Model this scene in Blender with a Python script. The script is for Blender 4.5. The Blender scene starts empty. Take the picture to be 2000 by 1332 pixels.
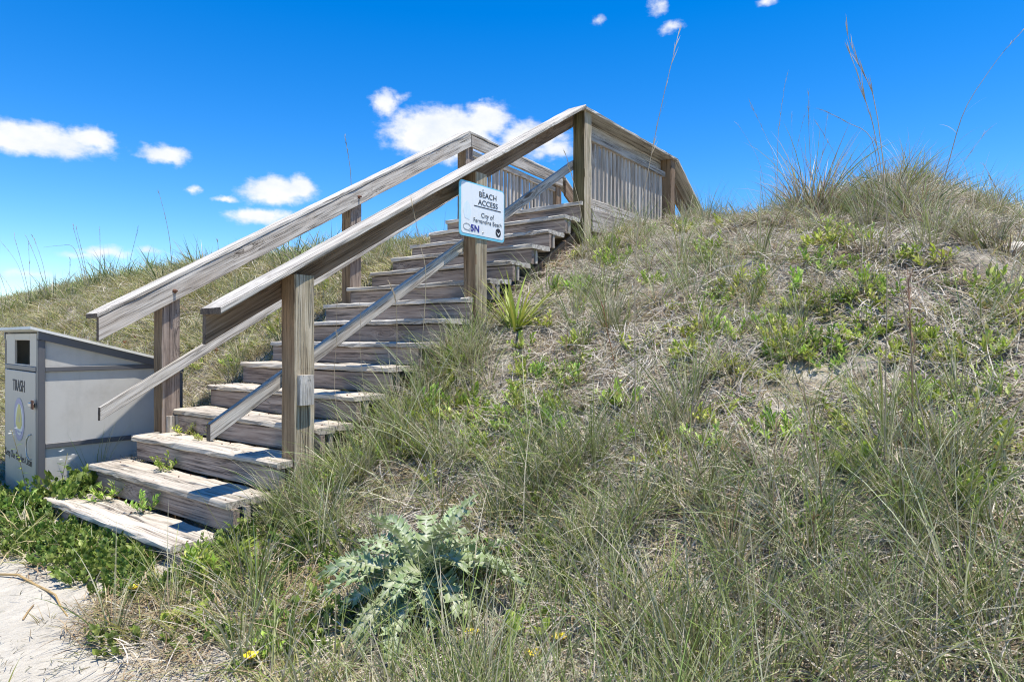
import bpy, bmesh, math, random
import numpy as np
from mathutils import Matrix, Vector

random.seed(7)
rng = np.random.default_rng(11)
scene = bpy.context.scene
COL = scene.collection

# ---------------------------------------------------------------- camera
CAM = np.array([-1.684, -5.233, 1.264])
YAW, PITCH, ROLL = 0.6368, -0.0031, 0.0015
FPX = 1278.35                                   # focal length in pixels of a 2000 px wide frame
FW = np.array([math.cos(YAW) * math.cos(PITCH), math.sin(YAW) * math.cos(PITCH), math.sin(PITCH)])
_rt = np.array([math.sin(YAW), -math.cos(YAW), 0.0])
_up = np.cross(_rt, FW)
RT = math.cos(ROLL) * _rt + math.sin(ROLL) * _up
UP = -math.sin(ROLL) * _rt + math.cos(ROLL) * _up
cd = bpy.data.cameras.new('camera')
cam = bpy.data.objects.new('camera', cd)
COL.objects.link(cam)
cd.sensor_width = 36.0
cd.lens = 36.0 * FPX / 2000.0
cd.clip_start, cd.clip_end = 0.05, 2000.0
cam.matrix_world = Matrix(((RT[0], UP[0], -FW[0], CAM[0]), (RT[1], UP[1], -FW[1], CAM[1]),
                           (RT[2], UP[2], -FW[2], CAM[2]), (0, 0, 0, 1)))
scene.camera = cam

# ---------------------------------------------------------------- exposure, sun, sky
scene.view_settings.view_transform = 'Standard'
scene.view_settings.look = 'None'
scene.view_settings.exposure = 0.58
scene.view_settings.gamma = 1.0
scene.view_settings.use_curve_mapping = False
scene.cycles.use_denoising = True
scene.cycles.denoising_prefilter = 'NONE'
scene.cycles.filter_width = 1.1
scene.cycles.max_bounces = 8
scene.cycles.transparent_max_bounces = 4

SUN = Vector((0.012, -0.27, 1.0)).normalized()   # towards the sun
sd = bpy.data.lights.new('sun', 'SUN')
sd.energy = 5.0
sd.angle = math.radians(0.53)
sd.color = (1.0, 0.945, 0.85)
sun = bpy.data.objects.new('sun', sd)
COL.objects.link(sun)
sun.rotation_euler = SUN.to_track_quat('Z', 'Y').to_euler()
sun.location = (0, 0, 30)

def px_dir(x, y):
    d = FW + RT * (x - 1000) / FPX - UP * (y - 666) / FPX
    return d / np.linalg.norm(d)

def az_el(x, y):
    d = px_dir(x, y)
    return math.atan2(d[1], d[0]), math.asin(d[2])

world = bpy.data.worlds.new('World')
scene.world = world
world.use_nodes = True
wt = world.node_tree
wt.nodes.clear()

class NT:
    """small helper for wiring shader nodes"""
    def __init__(self, tree): self.t = tree
    def n(self, kind, **kw):
        nd = self.t.nodes.new(kind)
        for k, v in kw.items(): setattr(nd, k, v)
        return nd
    def l(self, a, b): self.t.links.new(a, b)
    def put(self, sock, v):
        if isinstance(v, bpy.types.NodeSocket): self.l(v, sock)
        else: sock.default_value = v
    def math(self, op, a, b=None, c=None, clamp=False):
        nd = self.n('ShaderNodeMath', operation=op, use_clamp=clamp)
        for i, v in enumerate((a, b, c)):
            if v is not None: self.put(nd.inputs[i], v)
        return nd.outputs[0]
    def vmath(self, op, a, b=None):
        nd = self.n('ShaderNodeVectorMath', operation=op)
        self.put(nd.inputs[0], a)
        if b is not None: self.put(nd.inputs[1], b)
        return nd.outputs['Value'] if op in ('LENGTH', 'DOT_PRODUCT', 'DISTANCE') else nd.outputs[0]
    def noise(self, vec, scale, detail=4, rough=0.55, dist=0.0, col=False):
        nd = self.n('ShaderNodeTexNoise')
        self.put(nd.inputs['Vector'], vec)
        nd.inputs['Scale'].default_value = scale
        nd.inputs['Detail'].default_value = detail
        nd.inputs['Roughness'].default_value = rough
        nd.inputs['Distortion'].default_value = dist
        return nd.outputs['Color' if col else 'Fac']
    def ramp(self, fac, stops, interp='LINEAR'):
        nd = self.n('ShaderNodeValToRGB')
        cr = nd.color_ramp
        cr.interpolation = interp
        while len(cr.elements) < len(stops): cr.elements.new(0.5)
        for e, (p, c) in zip(cr.elements, stops):
            e.position = p
            e.color = (c, c, c, 1) if isinstance(c, (int, float)) else (*c, 1)
        self.put(nd.inputs[0], fac)
        return nd.outputs[0]
    def mix(self, fac, a, b, blend='MIX'):
        nd = self.n('ShaderNodeMix', data_type='RGBA', blend_type=blend)
        self.put(nd.inputs[0], fac)
        for s, v in ((nd.inputs[6], a), (nd.inputs[7], b)):
            self.put(s, v if isinstance(v, bpy.types.NodeSocket) else (*v, 1))
        return nd.outputs[2]
    def smooth(self, v, a, b):
        nd = self.n('ShaderNodeMapRange', interpolation_type='SMOOTHSTEP')
        self.put(nd.inputs[0], v)
        nd.inputs[1].default_value, nd.inputs[2].default_value = a, b
        return nd.outputs[0]

W = NT(wt)
SKY_STRENGTH = 0.148
sky = W.n('ShaderNodeTexSky', sky_type='NISHITA', sun_disc=False)
sky.sun_elevation = math.asin(SUN.z)
sky.sun_rotation = math.atan2(SUN.x, SUN.y)
sky.altitude = 0
sky.air_density, sky.dust_density, sky.ozone_density = 0.95, 0.0, 4.0
gam = W.n('ShaderNodeGamma'); gam.inputs[1].default_value = 1.0
W.l(sky.outputs[0], gam.inputs[0])
hs = W.n('ShaderNodeHueSaturation')
hs.inputs['Hue'].default_value = 0.507
hs.inputs['Saturation'].default_value = 1.42
hs.inputs['Value'].default_value = 1.0
W.l(gam.outputs[0], hs.inputs['Color'])
tc = W.n('ShaderNodeTexCoord')
sep = W.n('ShaderNodeSeparateXYZ'); W.l(tc.outputs['Generated'], sep.inputs[0])
az = W.math('ARCTAN2', sep.outputs[1], sep.outputs[0])
el = W.math('ARCSINE', W.math('MULTIPLY', sep.outputs[2], 0.99999))
ae = W.n('ShaderNodeCombineXYZ')
W.l(az, ae.inputs[0]); W.l(el, ae.inputs[1])
ae = ae.outputs[0]
# each cloud: centre and half size, as seen from the beach access (px of the photograph turned into azimuth/elevation)
clouds_px = [(70, 272, 170, 38, 1), (15, 274, 70, 34, 1), (178, 270, 62, 26, 1), (135, 297, 40, 10, .6), (322, 302, 62, 22, .8),
             (377, 372, 18, 10, .5), (545, 374, 84, 34, 1), (585, 368, 38, 30, 1), (440, 387, 32, 7, .6), (508, 424, 78, 20, .85), (200, 494, 52, 20, .55),
             (168, 500, 60, 10, .4), (290, 486, 34, 10, .5), (55, 533, 46, 11, .45), (754, 203, 32, 32, .8), (775, 188, 26, 10, .45),
             (862, 262, 125, 62, 1.15), (950, 235, 62, 40, .95), (820, 270, 60, 40, 1.1), (1040, 268, 78, 36, .9), (1080, 292, 56, 26, .65), (1310, 52, 32, 15, .5),
             (1287, 14, 22, 18, .5), (1168, 40, 14, 16, .4), (1890, 415, 84, 36, .75), (1500, 4, 26, 10, .45), (937, 198, 12, 7, .35)]
clouds = []
for (x, y, hw, hh, s) in clouds_px:
    a0, e0 = az_el(x, y)
    clouds.append((a0, e0, abs(az_el(x - hw, y)[0] - az_el(x + hw, y)[0]) / 2 * 1.08, abs(az_el(x, y - hh)[1] - az_el(x, y + hh)[1]) / 2 * 1.08, s))
crnd = random.Random(5)
for k in range(26):                              # the same fair-weather sky all the way round
    a0 = crnd.uniform(1.6, 6.1)
    a0 = a0 - 2 * math.pi if a0 > math.pi else a0
    e0 = crnd.uniform(0.08, 0.45)
    w0 = crnd.uniform(0.03, 0.09)
    if abs(a0) > 2.9: continue
    clouds.append((a0, e0, w0, w0 * crnd.uniform(.25, .45), crnd.uniform(.5, 1)))
warp = W.noise(ae, 26.0, 5, 0.6, col=True)
wv = W.vmath('SUBTRACT', warp, (0.5, 0.5, 0.5))
wsc = W.n('ShaderNodeVectorMath', operation='MULTIPLY'); W.l(wv, wsc.inputs[0]); wsc.inputs[1].default_value = (0.035, 0.022, 0)
aew = W.vmath('ADD', ae, wsc.outputs[0])
dens = None
for (a0, e0, hw, hh, s) in clouds:
    v = W.vmath('SUBTRACT', aew, (a0, e0, 0))
    v = W.vmath('MULTIPLY', v, (1 / hw, 1 / hh, 0))
    d = W.vmath('LENGTH', v)
    d = W.math('MULTIPLY', W.math('SUBTRACT', 1.0, d), s)
    dens = d if dens is None else W.math('MAXIMUM', dens, d)
cn = W.noise(W.vmath('MULTIPLY', ae, (1.0, 1.7, 1.0)), 40.0, 5, 0.58)
cn2 = W.noise(W.vmath('MULTIPLY', ae, (1.0, 1.5, 1.0)), 16.0, 5, 0.6)
dd = W.math('ADD', dens, W.math('MULTIPLY', W.math('SUBTRACT', cn, 0.5), 0.85))
cf = W.smooth(dd, 0.0, 0.6)
cf = W.math('MULTIPLY', cf, 0.97)
CLOUD = 0.71 / SKY_STRENGTH
ccol = W.ramp(cn2, [(0.3, (CLOUD * .80, CLOUD * .86, CLOUD * .96)), (0.6, (CLOUD, CLOUD, CLOUD))])
sk = W.mix(cf, hs.outputs[0], ccol)
bg = W.n('ShaderNodeBackground'); bg.inputs[1].default_value = SKY_STRENGTH
W.l(sk, bg.inputs[0])
wo = W.n('ShaderNodeOutputWorld'); W.l(bg.outputs[0], wo.inputs[0])

# ---------------------------------------------------------------- numbers of the stairway
R, HS, WD = 0.29, 0.17714, 1.8416                # run, rise, width; x runs up the stairs, y to the left, z up
NST = 15
DECK = NST * HS

# ---------------------------------------------------------------- noise and terrain
_perm = rng.random((256, 256))
def vnoise(x, y):
    x = np.asarray(x, float); y = np.asarray(y, float)
    xi, yi = np.floor(x).astype(int), np.floor(y).astype(int)
    fx, fy = x - xi, y - yi
    fx, fy = fx * fx * (3 - 2 * fx), fy * fy * (3 - 2 * fy)
    g = lambda a, b: _perm[a % 256, b % 256]
    return (g(xi, yi) * (1 - fx) + g(xi + 1, yi) * fx) * (1 - fy) + (g(xi, yi + 1) * (1 - fx) + g(xi + 1, yi + 1) * fx) * fy
def fbm(x, y, o=4):
    s, a, t = 0, 1.0, 0
    for k in range(o):
        s = s + a * (vnoise(x * 2 ** k + 17 * k, y * 2 ** k - 9 * k) - 0.5); t += a; a *= 0.5
    return s / t
_bu = np.array([-400, -3, -0.6, 0, .7, 1.3, 2.45, 3.3, 4.15, 5.2, 6.4, 7.3, 8.6, 11, 15, 400.])
_bz = np.array([0, 0, -.01, .05, .28, .62, 1.36, 1.83, 2.24, 2.56, 2.76, 2.82, 2.55, 1.2, 0.15, 0])
def sstep(v, a, b):
    t = np.clip((v - a) / (b - a), 0, 1); return t * t * (3 - 2 * t)
def ground(u, y):
    u = np.asarray(u, float); y = np.asarray(y, float)
    b = sum(np.interp(u + o, _bu, _bz) for o in (-.24, -.12, 0, .12, .24)) / 5
    g = 1 + .03 * np.exp(-((y - 9) / 5) ** 2) - .17 * sstep(y, 13, 24)
    g = g - .17 * sstep(-y, 4.7, 5.9) - .035 * np.exp(-((y + 3.0) / .6) ** 2)
    b = b * g + .13 * np.exp(-((u - 6.5) ** 2 + (y + 3.52) ** 2) / .12) + .20 * np.exp(-((u - 6.5) ** 2 + ((y + 4.28) / 1.3) ** 2) / .12)
    amp = sstep(u, -.5, 1.5) * .16 + .012
    near = 1 - .75 * np.exp(-(np.clip(np.abs(y + .92) - .92, 0, None) / .35) ** 2)
    b = b + amp * near * fbm(u * .9 + 40, y * .9 + 20, 4) * 1.2
    b = b + near * sstep(u, -.2, .6) * .10 * fbm(u * 4 + 3, y * 4 + 8, 3)
    pit = sstep(u, -.35, -.1) * (1 - sstep(u, 1.08, 1.3)) * sstep(y, .2, .42) * (1 - sstep(y, 1.5, 1.8))
    b = b * (1 - pit) + pit * np.minimum(b, .04)
    ins = sstep(y, -1.92, -1.7) * (1 - sstep(y, -.14, .06)) * sstep(u, .1, .5)
    return b - .14 * ins
def grid_axis(a, b, step, far, k=1.25):
    c = list(np.arange(a, b + 1e-6, step)); s = step; lo, hi = [], []
    v = a
    while v > -far: s *= k; v -= s; lo.append(v)
    s = step; v = b
    while v < far: s *= k; v += s; hi.append(v)
    return np.array(lo[::-1] + c + hi)

def place(px, py, lo=0.6, hi=40):
    """where a line of sight meets the dune"""
    d = px_dir(px, py)
    t = np.arange(lo, hi, .01)
    P = CAM[None] + t[:, None] * d[None]
    below = np.nonzero(P[:, 2] < ground(P[:, 0], P[:, 1]))[0]
    if len(below) == 0: return None
    p = P[below[0]]
    return np.array([p[0], p[1], float(ground(p[0], p[1]))])
def proj(P):
    P = np.asarray(P, float); d = P - CAM
    z = d @ FW
    zz = np.where(np.abs(z) < 1e-6, 1e-6, z)
    return 1000 + FPX * (d @ RT) / zz, 666 - FPX * (d @ UP) / zz, z
def inpoly(x, y, poly):
    ins = np.zeros(np.shape(x), bool); n = len(poly)
    for i in range(n):
        (x1, y1), (x2, y2) = poly[i], poly[(i + 1) % n]
        c = ((y1 > y) != (y2 > y)) & (x < (x2 - x1) * (y - y1) / ((y2 - y1) or 1e-9) + x1)
        ins ^= c
    return ins

# ---------------------------------------------------------------- object helpers
def tag(o, label=None, cat=None, group=None, kind=None):
    for k, v in (('label', label), ('category', cat), ('group', group), ('kind', kind)):
        if v: o[k] = v
    return o
def empty(name, loc=(0, 0, 0), parent=None):
    o = bpy.data.objects.new(name, None)
    o.empty_display_size = .1
    COL.objects.link(o)
    o.location = loc
    if parent: o.parent = parent
    return o
def mk_mesh(name, verts, faces, mat, smooth=False, cols=None):
    m = bpy.data.meshes.new(name)
    m.from_pydata([tuple(v) for v in verts], [], [tuple(f) for f in faces])
    if mat: m.materials.append(mat)
    if cols is not None:
        a = m.attributes.new('tone', 'FLOAT_COLOR', 'POINT')
        c = np.ones((len(verts), 4), np.float32); c[:, :3] = cols
        a.data.foreach_set('color', c.ravel())
    if smooth: m.polygons.foreach_set('use_smooth', [True] * len(m.polygons))
    m.update()
    return m
def link(name, mesh, parent=None, loc=None, mw=None):
    o = bpy.data.objects.new(name, mesh)
    COL.objects.link(o)
    if parent: o.parent = parent
    if mw is not None: o.matrix_basis = mw
    if loc is not None: o.location = loc
    return o

def beam(name, p0, p1, half_side, half_up, mat, parent=None, seg=None, chamf=.005, wear=.0025, base=(0, 0, 0), ends=None):
    """a sawn timber from p0 to p1; half_side / half_up are world half-extents of its section (may lean: plumb cuts)"""
    p0, p1, hs_, hu = (np.array(v, float) for v in (p0, p1, half_side, half_up))
    L = np.linalg.norm(p1 - p0)
    X = (p1 - p0) / L
    Z = hu - X * (hu @ X); Z /= np.linalg.norm(Z)
    Y = np.cross(Z, X)
    n = seg or int(min(26, max(3, L / .09)))
    cs, cu = chamf / np.linalg.norm(hs_), chamf / np.linalg.norm(hu)
    sec = [(-1 + cs, -1), (1 - cs, -1), (1, -1 + cu), (1, 1 - cu), (1 - cs, 1), (-1 + cs, 1), (-1, 1 - cu), (-1, -1 + cu)]
    V, F = [], []
    sd_ = random.uniform(0, 100)
    bow = np.array([0, random.uniform(-1, 1), random.uniform(-1, 1)]) * (min(.004, L * .0015) if L < 2 else 0)
    for i in range(n + 1):
        t = i / n
        for j, (a, b) in enumerate(sec):
            w = wear * (float(vnoise(t * L * 9 + sd_, j * 3.7 + sd_)) - .5) * 2
            w2 = wear * (float(vnoise(t * L * 9 + sd_ + 50, j * 3.7 + sd_)) - .5) * 2
            P = p0 + (p1 - p0) * t + hs_ * a + hu * b
            q = P - p0
            V.append((q @ X, q @ Y + w + bow[1] * math.sin(math.pi * t), q @ Z + w2 + bow[2] * math.sin(math.pi * t)))
    for i in range(n):
        for j in range(8):
            a, b = i * 8 + j, i * 8 + (j + 1) % 8
            F.append((a, b, b + 8, a + 8))
    F.append(tuple(range(7, -1, -1))); F.append(tuple(n * 8 + j for j in range(8)))
    # keep normals outward whatever the handedness of the section
    if np.dot(np.cross(hs_, hu), X) < 0: F = [tuple(reversed(f)) for f in F]
    F = [tuple(reversed(f)) for f in F]
    me = mk_mesh(name, V, F, mat)
    bm = bmesh.new(); bm.from_mesh(me); bmesh.ops.recalc_face_normals(bm, faces=bm.faces); bm.to_mesh(me); bm.free()
    if ends:
        me.materials.append(ends)
        me.polygons[len(me.polygons) - 1].material_index = 1
        me.polygons[len(me.polygons) - 2].material_index = 1
    b = np.array(base)
    M = Matrix(((X[0], Y[0], Z[0], p0[0] - b[0]), (X[1], Y[1], Z[1], p0[1] - b[1]), (X[2], Y[2], Z[2], p0[2] - b[2]), (0, 0, 0, 1)))
    return link(name, me, parent, mw=M)

# ---------------------------------------------------------------- materials
def new_mat(name):
    m = bpy.data.materials.new(name); m.use_nodes = True
    t = NT(m.node_tree)
    b = m.node_tree.nodes['Principled BSDF']
    return m, t, b

def wood(name, light, mid, dark, brown=0.3, browncol=(.16, .085, .04), green=0.0, rough=.85, crack=.5, grain=1.0):
    m, t, b = new_mat(name)
    co = t.n('ShaderNodeTexCoord').outputs['Object']
    oi = t.n('ShaderNodeObjectInfo')
    off = t.n('ShaderNodeCombineXYZ')
    t.l(t.math('MULTIPLY', oi.outputs['Random'], 37.0), off.inputs[0])
    t.l(t.math('MULTIPLY', oi.outputs['Random'], 91.0), off.inputs[1])
    t.l(t.math('MULTIPLY', oi.outputs['Random'], 13.0), off.inputs[2])
    v = t.vmath('ADD', co, off.outputs[0])
    # knots bend the grain
    vk = t.vmath('MULTIPLY', v, (2.2, 8.0, 8.0))
    vor = t.n('ShaderNodeTexVoronoi'); t.l(vk, vor.inputs['Vector']); vor.inputs['Scale'].default_value = .55
    kd = vor.outputs['Distance']
    bend = t.math('MULTIPLY', t.math('SUBTRACT', 1.0, t.smooth(kd, .04, .34)), .05)
    bv = t.n('ShaderNodeCombineXYZ'); t.l(bend, bv.inputs[1]); t.l(bend, bv.inputs[2])
    v2 = t.vmath('ADD', v, bv.outputs[0])
    g1 = t.noise(t.vmath('MULTIPLY', v2, (1.6, 34.0, 34.0)), 1.0, 6, .62, .35)
    g2 = t.noise(t.vmath('MULTIPLY', v2, (3.0, 150.0, 150.0)), 1.0, 4, .6)
    g3 = t.noise(t.vmath('MULTIPLY', v2, (.9, 60.0, 60.0)), 1.0, 3, .5, .2)
    pat = t.noise(t.vmath('MULTIPLY', v, (1.5, 5.0, 5.0)), 1.0, 4, .6)
    fine = t.noise(v, 160.0, 3, .6)
    f = t.math('ADD', t.math('MULTIPLY', g1, .6 * grain), t.math('MULTIPLY', g2, .4))
    base = t.ramp(f, [(.37, dark), (.46, mid), (.56, light), (.68, tuple(min(1, c * 1.18) for c in light))])
    base = t.mix(t.math('MULTIPLY', t.smooth(pat, .42, .72), brown), base, browncol)
    if green > 0:
        gp = t.noise(t.vmath('MULTIPLY', v, (1.0, 9.0, 9.0)), 1.0, 4, .6)
        base = t.mix(t.math('MULTIPLY', t.smooth(gp, .46, .66), green), base, (.13, .13, .045))
    cr = t.math('ABSOLUTE', t.math('SUBTRACT', g3, .47))
    crk = t.math('SUBTRACT', 1.0, t.smooth(cr, .0, .03))
    cpat = t.noise(t.vmath('MULTIPLY', v, (1.3, 7.0, 7.0)), 1.0, 2, .5)
    crk = t.math('MULTIPLY', t.math('MULTIPLY', crk, t.smooth(cpat, .38, .6)), crack)
    base = t.mix(crk, base, tuple(c * .28 for c in dark))
    kn = t.math('SUBTRACT', 1.0, t.smooth(kd, .05, .11))
    base = t.mix(t.math('MULTIPLY', kn, .75), base, (.06, .035, .02))
    base = t.mix(t.math('MULTIPLY', t.smooth(fine, .35, .8), .25), base, tuple(c * .75 for c in mid))
    vv = t.math('ADD', .86, t.math('MULTIPLY', oi.outputs['Random'], .28))
    hsn = t.n('ShaderNodeHueSaturation'); t.l(base, hsn.inputs['Color']); t.l(vv, hsn.inputs['Value'])
    t.l(hsn.outputs[0], b.inputs['Base Color'])
    b.inputs['Roughness'].default_value = rough
    b.inputs['Specular IOR Level'].default_value = .25
    hgt = t.math('SUBTRACT', t.math('ADD', t.math('MULTIPLY', f, .6), t.math('MULTIPLY', fine, .1)), t.math('MULTIPLY', crk, 1.2))
    bp = t.n('ShaderNodeBump'); bp.inputs['Strength'].default_value = .8; bp.inputs['Distance'].default_value = .004
    t.l(hgt, bp.inputs['Height']); t.l(bp.outputs[0], b.inputs['Normal'])
    return m

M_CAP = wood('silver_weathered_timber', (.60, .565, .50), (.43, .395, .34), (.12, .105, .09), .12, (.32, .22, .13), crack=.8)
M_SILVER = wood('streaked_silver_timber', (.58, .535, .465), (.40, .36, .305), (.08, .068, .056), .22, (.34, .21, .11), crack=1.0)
M_RAIL = wood('grey_weathered_timber', (.52, .475, .41), (.36, .32, .27), (.09, .078, .065), .25, (.30, .18, .095), crack=.85)
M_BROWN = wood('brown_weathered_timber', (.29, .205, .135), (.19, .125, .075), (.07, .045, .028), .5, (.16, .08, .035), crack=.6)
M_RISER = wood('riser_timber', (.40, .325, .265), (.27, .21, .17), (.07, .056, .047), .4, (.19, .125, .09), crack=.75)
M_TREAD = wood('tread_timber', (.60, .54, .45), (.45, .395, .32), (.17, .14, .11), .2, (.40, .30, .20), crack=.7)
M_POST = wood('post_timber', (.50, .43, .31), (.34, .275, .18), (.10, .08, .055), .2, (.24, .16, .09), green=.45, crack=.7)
M_ORANGE = wood('orange_brown_post_timber', (.34, .235, .14), (.23, .155, .09), (.095, .06, .035), .4, (.22, .11, .045), crack=.5)
M_OLIVE = wood('olive_brown_post_timber', (.15, .125, .06), (.095, .078, .035), (.045, .035, .018), .3, (.15, .075, .03), green=.6, crack=.5)  # darkest timber colour, greenish brown, for one face of the top right post
M_END = wood('end_grain_timber', (.16, .12, .085), (.10, .075, .055), (.04, .03, .025), .2)
M_SLAT = wood('baluster_timber', (.56, .51, .44), (.40, .35, .29), (.13, .105, .075), .3, (.27, .17, .09))

def paint(name, col, rough=.5, var=.08, dirt=(.25, .22, .18), dirtamt=.25, scale=3.0):
    m, t, b = new_mat(name)
    co = t.n('ShaderNodeTexCoord').outputs['Object']
    n1 = t.noise(co, scale, 6, .65)
    n2 = t.noise(t.vmath('MULTIPLY', co, (9, 9, 1.2)), 2.0, 5, .6)
    c = t.mix(t.math('MULTIPLY', t.smooth(n1, .45, .8), dirtamt), col, dirt)
    c = t.mix(t.math('MULTIPLY', t.smooth(n2, .5, .85), dirtamt * .8), c, tuple(x * .6 for x in col))
    t.l(c, b.inputs['Base Color'])
    b.inputs['Roughness'].default_value = rough
    bp = t.n('ShaderNodeBump'); bp.inputs['Strength'].default_value = .15; bp.inputs['Distance'].default_value = .002
    t.l(t.noise(co, 90.0, 3, .6), bp.inputs['Height']); t.l(bp.outputs[0], b.inputs['Normal'])
    return m
M_PANEL = paint('pale_grey_painted_panel', (.48, .462, .42), .55, dirtamt=.4)
M_TRIM = paint('dark_slate_trim', (.095, .095, .10), .45, dirt=(.16, .16, .16))
M_FRONT = paint('warm_grey_door_panel', (.47, .41, .33), .5, dirt=(.42, .36, .28))
M_LID = paint('white_lid_board', (.66, .65, .60), .5, dirt=(.3, .32, .24), dirtamt=.5)
M_BLACK = paint('black_print', (.02, .02, .025), .6, dirtamt=.0)
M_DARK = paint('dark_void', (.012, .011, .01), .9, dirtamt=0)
M_STEEL = paint('dull_steel', (.45, .45, .44), .35, dirt=(.2, .13, .08), dirtamt=.4)
M_STEEL.node_tree.nodes['Principled BSDF'].inputs['Metallic'].default_value = .8
M_RUST = paint('rusty_bolt_iron', (.12, .05, .025), .8, dirt=(.05, .025, .015))
M_YEL = paint('yellow_print', (.62, .52, .14), .5, dirtamt=.1)
M_VIOLET = paint('violet_print', (.33, .30, .42), .5, dirtamt=.15)
M_SIGNW = paint('white_sign_face', (.78, .80, .79), .35, dirt=(.6, .62, .6), dirtamt=.3, scale=5)
M_SIGNB = paint('sky_blue_sign_border', (.16, .52, .66), .35, dirt=(.45, .65, .7), dirtamt=.5, scale=14)
M_NAVY = paint('navy_print', (.03, .035, .25), .5, dirtamt=0)
M_FADE = paint('faded_blue_print', (.68, .78, .83), .5, dirt=(.8, .82, .78), dirtamt=.9, scale=20)
M_GREYP = paint('faint_grey_print', (.36, .37, .38), .6, dirt=(.6, .6, .6), dirtamt=.5, scale=30)

def leafy(name, tint=(1, 1, 1), trans=.3, hvar=.04, vvar=.3, rough=.5, spec=.35):
    m, t, b = new_mat(name)
    at = t.n('ShaderNodeAttribute', attribute_name='tone')
    oi = t.n('ShaderNodeObjectInfo')
    hsn = t.n('ShaderNodeHueSaturation')
    t.l(t.mix(1.0, at.outputs['Color'], tint, 'MULTIPLY'), hsn.inputs['Color'])
    t.l(t.math('ADD', .5 - hvar / 2, t.math('MULTIPLY', oi.outputs['Random'], hvar)), hsn.inputs['Hue'])
    rr = t.math('FRACT', t.math('MULTIPLY', oi.outputs['Random'], 7.31))
    t.l(t.math('ADD', 1 - vvar / 2, t.math('MULTIPLY', rr, vvar)), hsn.inputs['Value'])
    t.l(hsn.outputs[0], b.inputs['Base Color'])
    b.inputs['Roughness'].default_value = rough
    b.inputs['Specular IOR Level'].default_value = spec
    tr = t.n('ShaderNodeBsdfTranslucent'); t.l(hsn.outputs[0], tr.inputs['Color'])
    mx = t.n('ShaderNodeMixShader'); mx.inputs[0].default_value = trans
    out = [n for n in m.node_tree.nodes if n.type == 'OUTPUT_MATERIAL'][0]
    t.l(b.outputs[0], mx.inputs[1]); t.l(tr.outputs[0], mx.inputs[2]); t.l(mx.outputs[0], out.inputs[0])
    return m
M_GRASS = leafy('dune_grass_blade', trans=.25)
M_LITTER = leafy('dead_grass_blade', trans=.12, hvar=.02, vvar=.35, rough=.7, spec=.2)
M_LEAF = leafy('bright_herb_leaf', trans=.35, hvar=.06, vvar=.5)
M_VINE = leafy('vine_leaf', trans=.3)
M_THIS = leafy('thistle_leaf', trans=.2, vvar=.2)
M_YUCCA = leafy('sword_leaf', trans=.25, vvar=.2)

# sand
def sand_mat():
    m, t, b = new_mat('dune_sand')
    co = t.n('ShaderNodeTexCoord').outputs['Object']
    n1 = t.noise(co, 2.2, 6, .6)
    n2 = t.noise(co, 35.0, 5, .65)
    n3 = t.noise(co, 220.0, 3, .6)
    n4 = t.noise(t.vmath('MULTIPLY', co, (1, 1.5, 1)), 9.0, 6, .7, .6)
    c = t.ramp(n1, [(.3, (.46, .42, .345)), (.7, (.56, .52, .44))])
    c = t.mix(t.math('MULTIPLY', t.smooth(n2, .45, .7), .4), c, (.42, .37, .29))
    c = t.mix(t.math('MULTIPLY', t.smooth(n4, .60, .70), .5), c, (.22, .19, .13))
    c = t.mix(t.math('MULTIPLY', t.smooth(n3, .62, .75), .5), c, (.2, .17, .13))
    # leaf mould and dead stems darken the planted slope
    sp = t.n('ShaderNodeSeparateXYZ'); t.l(co, sp.inputs[0])
    hum = t.smooth(sp.outputs[2], .02, .30)
    hum = t.math('MULTIPLY', hum, t.ramp(t.noise(co, 3.2, 5, .65), [(.33, .15), (.58, .85)]))
    c = t.mix(hum, c, (.17, .14, .105))
    t.l(c, b.inputs['Base Color'])
    b.inputs['Roughness'].default_value = .95
    b.inputs['Specular IOR Level'].default_value = .1
    bp = t.n('ShaderNodeBump'); bp.inputs['Strength'].default_value = 1; bp.inputs['Distance'].default_value = .03
    n5 = t.noise(co, 5.0, 4, .6)
    t.l(t.math('ADD', t.math('ADD', t.math('MULTIPLY', n5, 1.6), t.math('MULTIPLY', n4, .8)), t.math('ADD', t.math('MULTIPLY', n2, .35), t.math('MULTIPLY', n3, .15))), bp.inputs['Height'])
    t.l(bp.outputs[0], b.inputs['Normal'])
    return m
M_SAND = sand_mat()

# ---------------------------------------------------------------- ground
gu, gy = grid_axis(-2.5, 9.0, .07, 500), grid_axis(-8.5, 4.0, .07, 500, 1.12)
GU, GY = np.meshgrid(gu, gy, indexing='ij')
GZ = ground(GU, GY)
nu, ny = GU.shape
V = np.stack([GU.ravel(), GY.ravel(), GZ.ravel()], 1)
ii = np.arange(nu * ny).reshape(nu, ny)
F = np.stack([ii[:-1, :-1].ravel(), ii[1:, :-1].ravel(), ii[1:, 1:].ravel(), ii[:-1, 1:].ravel()], 1)
gm = bpy.data.meshes.new('ground')
gm.from_pydata(V.tolist(), [], F.tolist())
gm.polygons.foreach_set('use_smooth', [True] * len(gm.polygons))
gm.materials.append(M_SAND)
tag(link('ground', gm), 'pale sandy ground rising into a grassy dune', kind='structure')

# ================================================================ the stairway
BASE = (0.0, -WD / 2, 0.0)
stair = empty('beach_stairway', BASE)
tag(stair, 'weathered grey wooden stairway with handrails climbing over the dune', 'stairway')
LOC = np.array(BASE)
def bm_(name, p0, p1, hs_, hu, mat, parent=stair, **kw): return beam(name, p0, p1, hs_, hu, mat, parent, base=LOC, **kw)
def sub_empty(name): return empty(name, (0, 0, 0), stair)

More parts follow.
